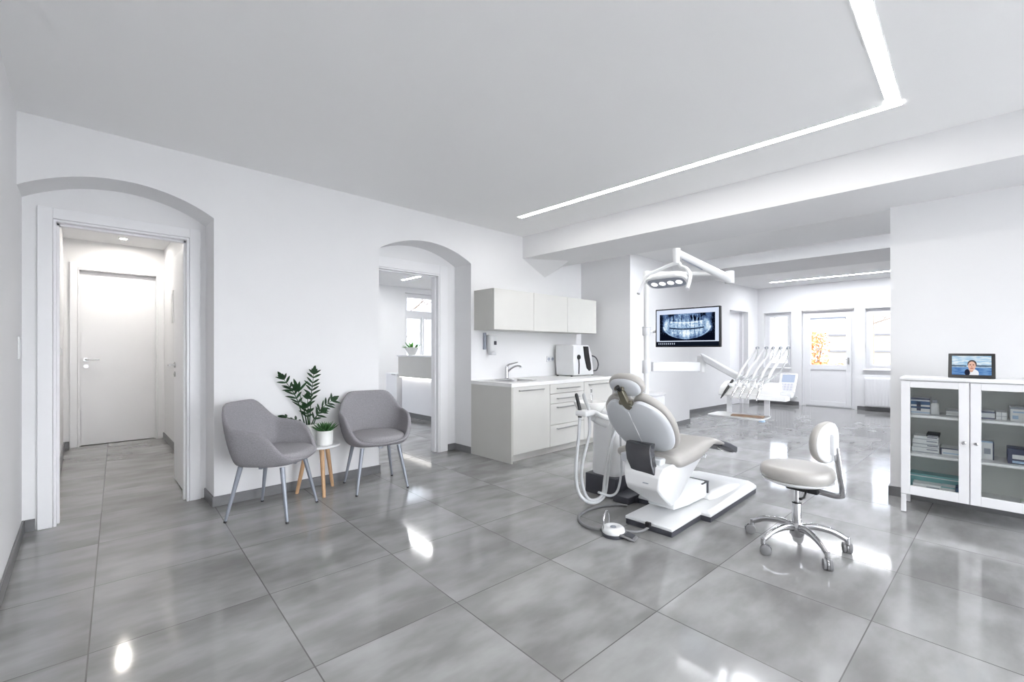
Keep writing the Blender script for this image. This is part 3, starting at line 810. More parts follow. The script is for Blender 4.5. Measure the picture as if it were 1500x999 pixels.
bm = new(); tube(bm, spline([(4.97, 3.72, MZ+.28), (5.05, 3.66, MZ+.25), (5.09, 3.64, MZ+.16), (5.065, 3.645, MZ+.075), (5.03, 3.68, MZ+.06)], 6), .009, 10); obj('side_hose', bm, M['charcoal'], t)
for x in (4.56, 5.02):
    for y in (3.69, 3.93):
        bm = new(); lathe(bm, [(0, 0), (.014, 0), (.014, .012), (0, .012)], (x, y, MZ), 12); obj('foot', bm, M['rubber'], t)

for ch in t.children: ch.location.x += .10

# ------------------------------------------------------------------ dental chair
CY = 1.522
dc = thing('dental_chair', 'reclined grey and white dental chair on a white floor base', 'dental chair', (3.2, CY, 0))
def tee(e=0., z=0):
    return [(2.70-e, 1.33-e), (3.13-e, 1.33-e), (3.13-e, 1.262-e), (4.06+e, 1.262-e), (4.11+e, 1.30-e), (4.11+e, 1.77+e), (4.06+e, 1.815+e), (3.13-e, 1.815+e), (3.13-e, 1.665+e), (2.70-e, 1.665+e)]
bm = new(); prism(bm, tee(), 'z', 0, .036); obj('base_plate', bm, M['charcoal'], dc, 30, bevel=.004)
bm = new()
def tz(x): return .062+.05*max(0, min(1, (x-3.05)/.35))**1.5*(1-.55*max(0, min(1, (x-3.5)/.6)))
T = tee(.003)
lo = [bm.verts.new((x, y, .036)) for x, y in T]
A = [(2.70, 1.33), (3.13, 1.33), (3.13, 1.262), (4.06, 1.262), (4.11, 1.30), (4.11, 1.77), (4.06, 1.815), (3.13, 1.815), (3.13, 1.665), (2.70, 1.665)]
mid = [bm.verts.new((x, y, .058)) for x, y in T]
ins = []
for x, y in A:
    cx = x+(.03 if x < 3.1 else (-.03 if x > 4.0 else .0)); cy = y+(.03 if y < CY else -.03)
    if abs(x-3.13) < .01: cx = x+(.03 if y < 1.3 or y > 1.7 else .0)
    ins.append(bm.verts.new((cx, cy, tz(cx))))
n = len(A)
bm.faces.new(lo[::-1])
for R1, R2 in ((lo, mid), (mid, ins)):
    for i in range(n): bm.faces.new((R1[i], R1[(i+1) % n], R2[(i+1) % n], R2[i]))
f = bm.faces.new(ins); bmesh.ops.triangulate(bm, faces=[f])
obj('base_cover', bm, M['plastic'], dc, 25, bevel=.006)
# raised hump the lift arm dives into
bm = new()
loft(bm, [[(3.36, 1.36, .075), (3.36, 1.70, .075), (3.36, 1.69, .10), (3.36, 1.37, .10)], [(3.44, 1.34, .075), (3.44, 1.72, .075), (3.46, 1.68, .128), (3.46, 1.38, .128)],
          [(3.75, 1.32, .075), (3.75, 1.75, .075), (3.72, 1.70, .115), (3.72, 1.37, .115)], [(4.02, 1.31, .066), (4.02, 1.76, .066), (4.0, 1.74, .074), (4.0, 1.33, .074)]])
obj('base_hump', bm, M['plastic'], dc, 30, bevel=.012)
# lift arm between base and seat carriage
bm = new()
loft(bm, [[(2.92, CY-.10, .095), (2.92, CY+.10, .095), (2.92, CY+.10, .26), (2.92, CY-.10, .26)], [(3.12, CY-.115, .085), (3.12, CY+.115, .085), (3.12, CY+.115, .285), (3.12, CY-.115, .285)],
          [(3.40, CY-.125, .088), (3.40, CY+.125, .088), (3.40, CY+.125, .20), (3.40, CY-.125, .20)]])
obj('lift_arm', bm, M['plastic'], dc, 30, bevel=.012)
bm = new(); box(bm, 3.30, 3.415, CY-.135, CY+.135, .20, .206, bev=.002); box(bm, 3.405, 3.42, CY-.13, CY+.13, .09, .205, bev=.002); obj('lift_gaiter', bm, M['charcoal'], dc)
# seat carriage: boat-shaped white housing
def sect(x, zt, zb, wt, wb, c=1.522, k=.5):
    CY = c
    return [(x, CY-wt, zt), (x, CY-wt*.98, zt-(zt-zb)*.35), (x, CY-(wt*k+wb*(1-k)), zt-(zt-zb)*.72), (x, CY-wb, zb), (x, CY+wb, zb), (x, CY+(wt*k+wb*(1-k)), zt-(zt-zb)*.72), (x, CY+wt*.98, zt-(zt-zb)*.35), (x, CY+wt, zt)]
bm = new()
loft(bm, [sect(2.565, .405, .325, .125, .11, 1.468), sect(2.60, .458, .285, .14, .12, 1.47), sect(2.72, .467, .215, .155, .10, 1.478), sect(2.87, .45, .135, .17, .08, 1.497), sect(2.96, .44, .115, .175, .06, 1.51), sect(3.10, .445, .20, .165, .06), sect(3.26, .455, .30, .14, .06), sect(3.38, .46, .38, .11, .06)])
obj('seat_carriage', bm, M['plastic'], dc, 24, bevel=.010)
bm = new(); box(bm, 2.5615, 2.568, 1.42, 1.458, .352, .358); obj('brand_mark', bm, M['greyprint'], dc)
bm = new(); tube(bm, [(3.30, CY-.11, .40), (3.30, CY-.155, .41), (3.305, CY-.16, .43)], .007, 8); obj('release_lever', bm, M['chrome'], dc)
# seat and leg cushion: side profile swept across, edges rolled in
top = spline([(2.70, 0, .528), (2.76, 0, .534), (2.85, 0, .536), (3.05, 0, .545), (3.22, 0, .560), (3.34, 0, .556), (3.46, 0, .525), (3.54, 0, .500)], 5)
bot = spline([(2.70, 0, .462), (2.76, 0, .426), (2.85, 0, .412), (3.05, 0, .426), (3.22, 0, .478), (3.34, 0, .496), (3.46, 0, .478), (3.54, 0, .460)], 5)
rings = []
N = len(top)
for i in range(N):
    x = top[i].x; zt, zb = top[i].z, bot[i].z
    q = i/(N-1); e = min(1, (q/.10))**.5 if q < .10 else 1.
    w = (.235-.035*max(0, (q-.45)/.55))*(.80+.20*e); h = (zt-zb)
    ring = []
    for k in range(28):
        a = 2*PI*k/28; ca, sa = math.cos(a), math.sin(a)
        n_ = 3.6
        ring.append((x, CY+w*math.copysign(abs(ca)**(2/n_), ca), (zt+zb)/2+h/2*math.copysign(abs(sa)**(2/(2.6)), sa)-(.010*(1-abs(ca))**2 if sa > 0 else 0)))
    rings.append(ring)
bm = new(); loft(bm, rings); obj('seat_cushion', bm, M['vinyl'], dc, 60)
# dark foot pad
bm = new()
loft(bm, [[(3.525, CY-.19, .458), (3.525, CY+.19, .458), (3.525, CY+.19, .505), (3.525, CY-.19, .505)], [(3.72, CY-.18, .405), (3.72, CY+.18, .405), (3.72, CY+.18, .458), (3.72, CY-.18, .458)],
          [(3.91, CY-.165, .342), (3.91, CY+.165, .342), (3.92, CY+.165, .395), (3.92, CY-.165, .395)], [(3.945, CY-.14, .35), (3.945, CY+.14, .35), (3.945, CY+.14, .38), (3.945, CY-.14, .38)]])
obj('foot_pad', bm, M['charcoal'], dc, 30, bevel=.012)
bm = new(); tube(bm, spline([(3.50, CY-.16, .455), (3.60, CY-.165, .415), (3.75, CY-.15, .375), (3.90, CY-.13, .345)], 6), .008, 8); obj('foot_rail', bm, M['alu'], dc)
bm = new(); tube(bm, spline([(3.50, CY+.16, .455), (3.60, CY+.165, .415), (3.75, CY+.15, .375), (3.90, CY+.13, .345)], 6), .008, 8); obj('foot_rail', bm, M['alu'], dc)
# backrest: plane tilted back; local axes s (up along the rest), y, n (towards the patient)
U = Vector((-.63, 0, .777)); Nn = Vector((.777, 0, .63)); B0 = Vector((2.758, CY, .53))
def bp(s, y, n): return B0+U*s+Vector((0, y, 0))+Nn*n
out_ = [(-.005, 0), (-.006, -.07), (.0, -.125), (.03, -.175), (.09, -.207), (.18, -.225), (.27, -.222), (.35, -.198), (.405, -.155), (.44, -.105), (.443, -.07), (.425, -.035), (.392, -.012), (.385, 0)]
full = out_ + [(s, -y) for s, y in out_[-2:0:-1]]
full = [(p.x, p.y) for p in spline([(s, y, 0) for s, y in full]+[(full[0][0], full[0][1], 0)], 3)][:-1]
cs = sum(s for s, y in full)/len(full)
def scaled(k, n, dome=0, ks=None):
    ks = ks or k
    return [bp(cs+(s-cs)*ks, y*k, n+dome*(1-abs(y)/.23)) for s, y in full]
bm = new(); loft(bm, [scaled(.93, -.004), scaled(.985, .006), scaled(.99, .02)], cap=False)
# rear shell: gently creased along the spine, curving forward at its rim
c0 = [scaled(.93, -.004)[i] for i in range(len(full))]
def crease(k, n):
    r = []
    for s, y in full:
        d = -.022*(1-min(1, abs(y*k)/.21))
        r.append(bp(cs+(s-cs)*k, y*k, n+d))
    return r
bm.free(); bm = new()
loft(bm, [crease(.35, -.012), crease(.6, -.010), crease(.85, -.006), crease(.96, .002), crease(.99, .014), crease(.99, .022)], cap=False)
bm.faces.new([v for v in bm.verts][:len(full)][::-1])
obj('back_shell', bm, M['shell'], dc, 40)
bm = new(); tube(bm, [bp(.375, .0, -.031), bp(.19, .0, -.0325), bp(.02, .0, -.030)], .0028, 8); obj('shell_seam', bm, M['plastic'], dc)
bm = new()
loft(bm, [scaled(.97, .022), scaled(1.03, .026), scaled(1.07, .036), scaled(1.075, .052), scaled(1.03, .072), scaled(.94, .084), scaled(.6, .086), scaled(.25, .078)], cap=False)
n = len(full); vs = [v for v in bm.verts]
bm.faces.new(vs[:n][::-1]); bm.faces.new(vs[-n:])
obj('back_cushion', bm, M['vinyl'], dc, 60)
# dark hinge cover at the foot of the backrest
bm = new()
hc = []
for z, x, w, yc in ((.588, 2.612, .094, 1.517), (.55, 2.59, .094, 1.512), (.48, 2.572, .092, 1.492), (.42, 2.574, .086, 1.468), (.385, 2.592, .078, 1.455)):
    hc.append([(x-.012, yc-w, z+.006), (x-.004, yc-w*.55, z), (x, yc, z-.002), (x, yc+w*.5, z), (x+.004, yc+w, z+.004), (x+.05, yc+w, z+.004), (x+.05, yc-w, z+.006)])
loft(bm, hc); obj('hinge_cover', bm, M['gloss_dark'], dc, 40, bevel=.006)
bm = new(); loft(bm, [[(2.64, CY-.15, .50), (2.72, CY-.15, .50), (2.72, CY+.15, .50), (2.64, CY+.15, .50)], [(2.64, CY-.14, .44), (2.74, CY-.14, .44), (2.74, CY+.14, .44), (2.64, CY+.14, .44)]]); obj('hinge_bracket', bm, M['shell'], dc, 30, bevel=.01)
# headrest
def hp(k, n, s0=.523): return [bp(s0+y*k, x*k, n+.045) for x, y in superell(.112, .074, 2.3, 44)]
bm = new(); loft(bm, [hp(.3, -.028), hp(.8, -.022), hp(.93, -.012), hp(.95, .0)]); obj('headrest_shell', bm, M['shell'], dc, 50)
bm = new(); loft(bm, [hp(.96, -.002), hp(1.04, .004), hp(1.08, .018), hp(1.06, .036), hp(.95, .052), hp(.5, .058)]); obj('headrest_cushion', bm, M['vinyl'], dc, 60)
bm = new()
def bar(s0, s1, n0, n1, w0, w1, th, y0=0, y1=0):
    loft(bm, [[bp(s0, y0-w0, n0), bp(s0, y0+w0, n0), bp(s0, y0+w0, n0+th), bp(s0, y0-w0, n0+th)], [bp(s1, y1-w1, n1), bp(s1, y1+w1, n1), bp(s1, y1+w1, n1+th), bp(s1, y1-w1, n1+th)]])
bar(.345, .44, -.01, -.030, .036, .026, .03, -.02, .0); bar(.44, .545, -.030, .0, .026, .018, .03, .0, .02)
tube(bm, [bp(.44, -.045, -.012), bp(.44, .045, -.012)], .017, 14); tube(bm, [bp(.54, -.012, .006), bp(.54, .05, .006)], .014, 14)
obj('headrest_bracket', bm, M['olive'], dc, 35, bevel=.004)
bm = new(); tube(bm, [bp(.54, .008, -.006), bp(.572, .012, -.012)], [.012, .016], 12); obj('headrest_knob', bm, M['black'], dc)
bm = new(); tube(bm, spline([bp(.37, -.10, .03), bp(.40, -.05, .028), bp(.405, .0, .026), bp(.42, .06, .028), bp(.43, .11, .03)], 6), .024, 14); obj('neck_roll', bm, M['vinyl'], dc, 60)

# ------------------------------------------------------------------ cuspidor column with hoses
UXc, UYc = 3.24, 2.10
cu = thing('cuspidor_unit', 'white cuspidor column with spittoon bowl and suction hoses left of the dental chair', 'dental unit', (UXc, UYc, 0))
bm = new(); box(bm, 3.06, 3.42, 1.98, 2.28, 0, .165, bev=.01); box(bm, 3.02, 3.30, 1.84, 1.98, 0, .055, bev=.008); box(bm, 3.13, 3.40, 1.818, 1.84, 0, .034); obj('plinth', bm, M['charcoal'], cu)
bm = new()
loft(bm, [[(x, y, z) for x, y in superell(a, b, 5, 40, (UXc+dx, UYc+.02))] for z, a, b, dx in ((.165, .150, .125, 0), (.2, .155, .13, 0), (.55, .150, .125, 0), (.66, .145, .12, 0), (.69, .13, .105, 0))])
obj('column', bm, M['plastic'], cu, 40)
BX, BY, BZ = 2.87, 2.09, .735
bm = new(); tube(bm, spline([(UXc-.10, UYc, .60), (UXc-.19, UYc, .625), (BX+.04, BY, .68)], 6), [.055, .045], 16, flat=.8); obj('bowl_arm', bm, M['plastic'], cu)
bm = new(); lathe(bm, [(0, -.05), (.05, -.05), (.095, -.015), (.122, .035), (.126, .055), (.120, .058), (.106, .03), (.07, -.01), (.02, -.03), (0, -.032)], (BX, BY, BZ), 40); obj('spittoon_bowl', bm, M['ceramic'], cu, 60)
bm = new(); tube(bm, spline([(BX+.09, BY+.05, BZ+.0), (BX+.09, BY+.05, BZ+.12), (BX+.06, BY+.03, BZ+.15), (BX+.02, BY, BZ+.12)], 8), .007, 10); obj('rinse_spout', bm, M['chrome'], cu)
# holder with two suction pieces
bm = new(); tube(bm, spline([(UXc-.10, UYc-.10, .62), (2.80, 1.93, .70), (2.60, 1.86, .755), (2.46, 1.868, .765)], 6), [.022, .016], 12); box(bm, 2.43, 2.53, 1.80, 1.895, .745, .785, bev=.012, seg=3); obj('holder_arm', bm, M['plastic'], cu)
HO = [((2.444, 1.885), (2.455, 1.872), M['black']), ((2.478, 1.848), (2.50, 1.828), M['hose'])]
for k, (a, b, mm) in enumerate(HO):
    bm = new(); P = spline([(a[0]-.006, a[1]+.006, .90), (a[0], a[1], .86), (b[0], b[1], .785), (b[0], b[1], .735)], 6)
    tube(bm, P, [.006, .010, .012]+[.012]*(len(P)-6)+[.014, .014, .014], 12); obj('suction_handpiece', bm, mm, cu, 60)
    o = .035*k
    P = spline([(b[0], b[1], .74), (b[0]-.006+o*.4, b[1]+.004, .62), (2.432+o*.9, 1.888-o*.7, .38), (2.448+o, 1.875-o*.6, .22), (2.52+o*.4, 1.83, .145+o*.4), (2.66-o*.5, 1.82+.0, .155+o*.5), (2.80-o, 1.88, .26), (2.93-o*.6, 1.935, .44), (3.035, 1.975-.03*k, .62)], 10)
    bm = new(); tube(bm, P, .0115 if k == 0 else .0105, 10); obj('suction_hose', bm, M['hose'], cu, 60)
P = spline([(3.06, 1.94, .62), (3.05, 1.925, .45), (3.00, 1.89, .26), (2.86, 1.83, .16), (2.72, 1.80, .155), (2.60, 1.82, .20)], 10)
bm = new(); tube(bm, P, .009, 10); obj('suction_hose', bm, M['hose'], cu, 60)
bm = new(); box(bm, 3.00, 3.09, 1.895, 1.99, .615, .665, bev=.008); obj('hose_connector', bm, M['yellow'], cu)

# ------------------------------------------------------------------ supply cabinet with its post
du = thing('supply_post', 'white supply cabinet with slim vertical post behind the dental chair', 'dental unit', (3.77, 2.1, 0))
bm = new()
loft(bm, [[(x, y, z) for x, y in superell(a, b, 6, 40, (3.79, 2.10))] for z, a, b in ((0, .12, .12), (.06, .12, .12), (.62, .12, .12), (.76, .12, .12), (.775, .11, .11))])
obj('cabinet_body', bm, M['plastic'], du, 40)
bm = new(); loft(bm, [[(x, y, z) for x, y in superell(a, b, 6, 40, (3.79, 2.10))] for z, a, b in ((.775, .13, .13), (.79, .135, .135), (.797, .125, .125))]); obj('cabinet_lid', bm, M['plastic2'], du, 40)
PXX, PYY = 3.758, 2.099
bm = new(); tube(bm, [(PXX, PYY, .79), (PXX, PYY, 1.868)], .024, 20); obj('post', bm, M['plastic'], du)
for z0, z1, r in ((.98, 1.10, .036), (1.33, 1.41, .034), (1.40, 1.412, .038), (1.835, 1.868, .03)):
    bm = new(); lathe(bm, [(0, z0), (r, z0), (r+.003, z0+.006), (r+.003, z1-.006), (r, z1), (0, z1)], (PXX, PYY, 0), 24); obj('collar', bm, M['plastic2'], du)

# ------------------------------------------------------------------ operating lamp
ol = thing('operating_lamp', 'white dental operating lamp on a jointed arm above the chair', 'lamp', (PXX, PYY, 1.90))
bm = new(); tube(bm, [(PXX, PYY, 1.870), (PXX, PYY, 1.925)], .03, 20)
EL = Vector((4.31, 1.565, 1.87))
A0 = Vector((PXX, PYY, 1.905)); D = (EL-A0).normalized()
tube(bm, [A0, EL-D*.0+Vector((0, 0, .025))], .021, 16); obj('lower_arm', bm, M['plastic'], ol)
bm = new(); tube(bm, [EL+Vector((0, 0, -.06)), EL+Vector((0, 0, .055))], [.04, .04], 20); obj('elbow_joint', bm, M['plastic'], ol, bevel=.006)
LT = Vector((3.455, 1.665, 1.985))
E0 = EL+Vector((0, 0, -.02))
bm = new(); tube(bm, [E0, E0.lerp(LT, .08), E0.lerp(LT, .5), E0.lerp(LT, .95), LT], [.040, .040, .034, .030, .030], 16); obj('upper_arm', bm, M['plastic'], ol, 60, bevel=.004)
bm = new(); tube(bm, [E0.lerp(LT, .55)+Vector((0, 0, -.032)), E0.lerp(LT, .9)+Vector((0, 0, -.028))], .008, 10); obj('cable_channel', bm, M['greyprint'], ol)
bm = new(); tube(bm, [LT+Vector((0, 0, .03)), LT+Vector((0, 0, -.09))], [.032, .024], 18); obj('swivel', bm, M['plastic'], ol)
LC = Vector((3.40, 1.715, 1.765))
ang = math.radians(24)
def lp(x, y, z):       # lamp head local: x depth, y width (along world y), z up, tipped towards the patient's head
    c, s = math.cos(ang), math.sin(ang)
    return LC+Vector((x*c+z*s, y, -x*s+z*c))
bm = new()
P = spline([lp(0, .205, -.01), lp(0, .20, .055), lp(.01, .13, .10), LT+Vector((0, 0, -.085)), lp(.01, -.09, .115), lp(0, -.145, .08), lp(0, -.185, .02), lp(0, -.19, -.02)], 8)
tube(bm, P, .0145, 12); obj('yoke', bm, M['plastic'], ol, 60)
bm = new()
def lr(a, b, z, dx=0): return [lp(x+dx, y, z) for x, y in superell(a, b, 4, 44)]
loft(bm, [lr(.078, .165, -.030), lr(.082, .17, -.026), lr(.080, .168, .0), lr(.066, .15, .028), lr(.045, .115, .045), lr(.02, .05, .05)]); obj('lamp_head', bm, M['plastic'], ol, 50)
bm = new(); loft(bm, [lr(.068, .152, -.0305), lr(.068, .152, -.033)]); obj('lens_plate', bm, M['greyprint'], ol, 40)
for y in (.105, .035, -.035, -.105):
    bm = new(); loft(bm, [[lp(.026*math.cos(q*PI/10), y+.026*math.sin(q*PI/10), z) for q in range(20)] for z in (-.0335, -.037)]); obj('led_lens', bm, M['lampled'], ol)
for y in (.205, -.19):
    bm = new(); tube(bm, spline([lp(0, y, .01), lp(-.012, y*1.03, -.05), lp(-.03, y*1.05, -.125)], 6), [.013, .015], 12); obj('grip_handle', bm, M['plastic2'], ol, 60)

# ------------------------------------------------------------------ monitor
MX = 3.90; MY0, MY1, MZ0, MZ1 = 1.49, 2.085, 1.222, 1.575
mo = thing('monitor', 'flat black-framed monitor showing a panoramic dental X-ray', 'monitor', (MX, 1.79, MZ0))
bm = new(); box(bm, MX, MX+.035, MY0, MY1, MZ0, MZ1, bev=.004); obj('bezel', bm, M['black'], mo)
g = .012
xm = xray_mat()
quad_uv('display', [(MX-.001, MY1-g, MZ0+g), (MX-.001, MY0+g, MZ0+g), (MX-.001, MY0+g, MZ1-g), (MX-.001, MY1-g, MZ1-g)], xm, mo)
bm = new(); box(bm, MX+.035, MX+.06, MY0+.15, MY1-.15, MZ0+.06, MZ1-.08, bev=.008); obj('rear_housing', bm, M['charcoal'], mo)
bm = new(); tube(bm, [(PXX+.042, PYY+.015, 1.37), (MX+.07, PYY+.05, 1.37), (MX+.07, 1.8, 1.38)], .012, 10); box(bm, MX+.055, MX+.085, 1.74, 1.86, 1.33, 1.43, bev=.004); obj('mount_arm', bm, M['plastic2'], mo)

# ------------------------------------------------------------------ instrument delivery unit
de = thing('instrument_unit', 'white dental instrument unit with five whip arms and a control panel', 'dental unit', (4.02, 1.27, .66))
AE = Vector((4.126, 1.743, 1.04))
bm = new()
D = (AE-Vector((PXX, PYY, 1.04))); S = Vector((-D.y, D.x, 0)).normalized()*.03
a0 = Vector((PXX, PYY, 1.04))+D*.10
loft(bm, [[a0+S+Vector((0, 0, -.045)), a0-S+Vector((0, 0, -.045)), a0-S+Vector((0, 0, .045)), a0+S+Vector((0, 0, .045))], [AE+S+Vector((0, 0, -.045)), AE-S+Vector((0, 0, -.045)), AE-S+Vector((0, 0, .045)), AE+S+Vector((0, 0, .045))]])
obj('horizontal_arm', bm, M['plastic2'], de, 30, bevel=.008)
bm = new(); tube(bm, [AE+Vector((0, 0, -.05)), AE+Vector((0, 0, .10))], .04, 20); obj('pivot', bm, M['plastic'], de, bevel=.005)
b0 = Vector((4.10, 1.72, 1.125)); b1 = Vector((4.10, 1.33, .915)); S = Vector((.032, 0, 0)); Uz = Vector((0, .02, .042))
bm = new(); loft(bm, [[b0+S-Uz, b0-S-Uz, b0-S+Uz, b0+S+Uz], [b1+S-Uz, b1-S-Uz, b1-S+Uz, b1+S+Uz]]); obj('balanced_arm', bm, M['plastic2'], de, 30, bevel=.012)
# head: wedge-shaped body, sloping towards the dentist
bm = new()
prism(bm, [(3.86, .815), (4.16, .80), (4.17, .85), (4.12, .915), (4.0, .935), (3.90, .885)], 'y', 1.06, 1.50)
obj('head_body', bm, M['plastic'], de, 30, bevel=.014)
bm = new(); prism(bm, [(3.85, .80), (3.95, .80), (3.95, .83), (3.87, .845)], 'y', .985, 1.40); obj('front_rail', bm, M['plastic'], de, 30, bevel=.008)
HT = [1.403, 1.343, 1.285, 1.223, 1.168]; HB = [1.465, 1.389, 1.325, 1.268, 1.192]; WT = [1.297, 1.227, 1.175, 1.119, 1.064]
for i in range(5):
    yt, yb, yw = HT[i], HB[i], WT[i]
    bm = new()
    P = spline([(4.02, yt, .925), (4.07, yt-.02, 1.02), (4.15, (yt+yw)/2-.01, 1.12), (4.20, yw+.01, 1.20), (4.205, yw, 1.222), (4.192, yw-.006, 1.226)], 6)
    tube(bm, P, [.0125, .009], 10); wa = obj('whip_arm', bm, M['plastic'], de, 60)
    bm = new(); tube(bm, [(4.207, yw+.004, 1.212), (4.185, yw-.010, 1.214)], .013, 12); obj('roller', bm, M['greyprint'], wa)
    bm = new()
    P = spline([(4.186, yw-.008, 1.222), (4.155, yw-.012, 1.15), (4.09, (yt+yw)/2-.024, 1.02), (3.99, yt-.01, .945), (3.93, yt-.004, .93)], 7)
    tube(bm, P, .0055, 8); obj('instrument_cord', bm, M['hose'], de, 60)
    bm = new(); q = Vector((3.92, yt, .935)); e = Vector((3.84, yb, .792)); m_ = q.lerp(e, .55)+Vector((-.012, 0, -.006))
    P = spline([q+Vector((.012, 0, .008)), q, q.lerp(m_, .5), m_, m_.lerp(e, .6), e], 5)
    r0 = .0105
    tube(bm, P, [r0*.7]+[r0]*(len(P)-10)+[r0*.8]*4+[r0*.6, r0*.5, r0*.45, r0*.4, r0*.32], 10)
    obj('handpiece', bm, M['black'] if i == 0 else M['chrome'], de, 60)
    bm = new(); lathe(bm, [(.011, -.014), (.019, -.014), (.019, .014), (.011, .014), (.011, -.014)], (3.905, yt+.012, .905), 16); obj('holder_ring', bm, M['plastic2'], de)
# control panel
pn = [(4.015, 1.095, .862), (4.015, .972, .862), (4.075, .962, 1.008), (4.075, 1.085, 1.008)]
o3 = Vector((.016, 0, -.007))
bm = new(); loft(bm, [[Vector(p) for p in pn], [Vector(p)+o3 for p in pn]]); cp = obj('control_panel', bm, M['plastic'], de, 30, bevel=.004)
def pp(u, v, n=-.0015): 
    p = Vector(pn[0]).lerp(Vector(pn[1]), u).lerp(Vector(pn[3]).lerp(Vector(pn[2]), u), v); return p+Vector((-.92, 0, .38))*-n*-1 if False else p-o3.normalized()*.0012
quad_uv('panel_display', [pp(.17, .52), pp(.88, .52), pp(.88, .93), pp(.17, .93)], M['screenblue'], cp)
for r_ in range(3):
    for c_ in range(4):
        bm = new(); u0, v0 = .18+c_*.175, .10+r_*.13
        a = [pp(u0, v0), pp(u0+.13, v0), pp(u0+.13, v0+.09), pp(u0, v0+.09)]
        loft(bm, [a, [p-o3.normalized()*.002 for p in a]]); obj('key', bm, M['ledgreen'], cp, 0)
bm = new(); box(bm, 3.97, 4.06, .98, 1.10, .82, .862, bev=.008); obj('panel_bracket', bm, M['plastic2'], de)
# tray carried below on two flat struts
for y in (1.175, 1.47):
    bm = new(); box(bm, 4.04, 4.052, y-.02, y+.02, .655, .82); obj('tray_strut', bm, M['plastic2'], de)
tr = [(3.785, 1.14), (4.06, 1.14), (4.06, 1.56), (3.785, 1.56)]
bm = new(); loft(bm, [[(x, y, .638) for x, y in superell(.125, .20, 8, 40, (3.92, 1.35))], [(x, y, .646) for x, y in superell(.137, .212, 8, 40, (3.92, 1.35))], [(x, y, .656) for x, y in superell(.14, .215, 8, 40, (3.92, 1.35))], [(x, y, .656) for x, y in superell(.132, .207, 8, 40, (3.92, 1.35))], [(x, y, .648) for x, y in superell(.122, .197, 8, 40, (3.92, 1.35))]])
obj('tray', bm, M['plastic'], de, 40)
bm = new(); box(bm, 3.80, 3.84, 1.125, 1.165, .632, .648, bev=.006); obj('tray_clip', bm, M['skyblue'], de)
bm = new(); R3 = Matrix.Rotation(math.radians(9), 3, 'Z'); box(bm, 3.90, 3.99, 1.17, 1.41, .6495, .657, bev=.002, rot=R3)
tag(obj('sterile_pouch', bm, M['brown']), 'brown paper pouch lying on the white lower instrument tray', 'pouch')

# ------------------------------------------------------------------ foot control
FXp, FYp = 2.47, 1.615
fc = thing('foot_control', 'white round foot control with grey pedal on the floor before the chair base', 'pedal', (FXp, FYp, 0))
bm = new(); lathe(bm, [(0, 0), (.072, 0), (.076, .008), (.076, .018), (.07, .022), (0, .022)], (FXp, FYp, 0), 36); obj('rubber_base', bm, M['charcoal'], fc)
bm = new(); lathe(bm, [(.0, .022), (.070, .022), (.074, .032), (.070, .05), (.056, .06), (.036, .062), (.028, .054), (.0, .05)], (FXp, FYp, 0), 36); obj('housing', bm, M['plastic'], fc, 60)
bm = new(); lathe(bm, [(0, .051), (.02, .051), (.018, .058), (0, .06)], (FXp, FYp, 0), 20); obj('joystick_disc', bm, M['greyprint'], fc)
bm = new(); a = Vector((.18, -.985, 0)); b_ = Vector((.985, .18, 0)); c_ = Vector((FXp, FYp, 0))
loft(bm, [[c_+a*t_-b_*w+Vector((0, 0, z)), c_+a*t_+b_*w+Vector((0, 0, z)), c_+a*t_+b_*w+Vector((0, 0, z+.014)), c_+a*t_-b_*w+Vector((0, 0, z+.014))] for t_, w, z in ((.05, .042, .022), (.08, .042, .016), (.14, .038, .005), (.152, .03, .004))])
obj('pedal_plate', bm, M['cable'], fc, 40, bevel=.004)
bm = new(); loft(bm, [[c_+a*t_-b_*w+Vector((0, 0, z)), c_+a*t_+b_*w+Vector((0, 0, z)), c_+a*t_+b_*w+Vector((0, 0, z+.003)), c_+a*t_-b_*w+Vector((0, 0, z+.003))] for t_, w, z in ((.085, .032, .0305), (.138, .029, .0205))]); obj('pedal_grip', bm, M['charcoal'], fc)
bm = new(); P = [c_-a*.045+b_*(-.05), c_-a*.05+b_*(.045)]
tube(bm, spline([P[0]+Vector((0, 0, .04)), P[0]+Vector((0, 0, .11)), (P[0]+P[1])/2+Vector((0, 0, .148)), P[1]+Vector((0, 0, .11)), P[1]+Vector((0, 0, .04))], 8), .0055, 10); obj('carry_loop', bm, M['chrome'], fc, 60)
bm = new(); tube(bm, spline([(2.44, 1.69, .02), (2.435, 1.78, .012), (2.47, 1.88, .0105), (2.58, 1.965, .0105), (2.78, 1.975, .0105), (2.94, 1.90, .0105), (2.99, 1.83, .0105)], 10), .0095, 10); obj('control_cable', bm, M['cable'], fc, 60)
bm = new(); tube(bm, spline([(2.54, 1.60, .02), (2.58, 1.55, .011), (2.63, 1.51, .011), (2.675, 1.49, .022), (2.692, 1.488, .03)], 8), .0085, 10); obj('link_cable', bm, M['cable'], fc, 60)
bm = new(); box(bm, 2.672, 2.697, 1.47, 1.505, .03, .062, bev=.004); obj('cable_plug', bm, M['black'], fc)

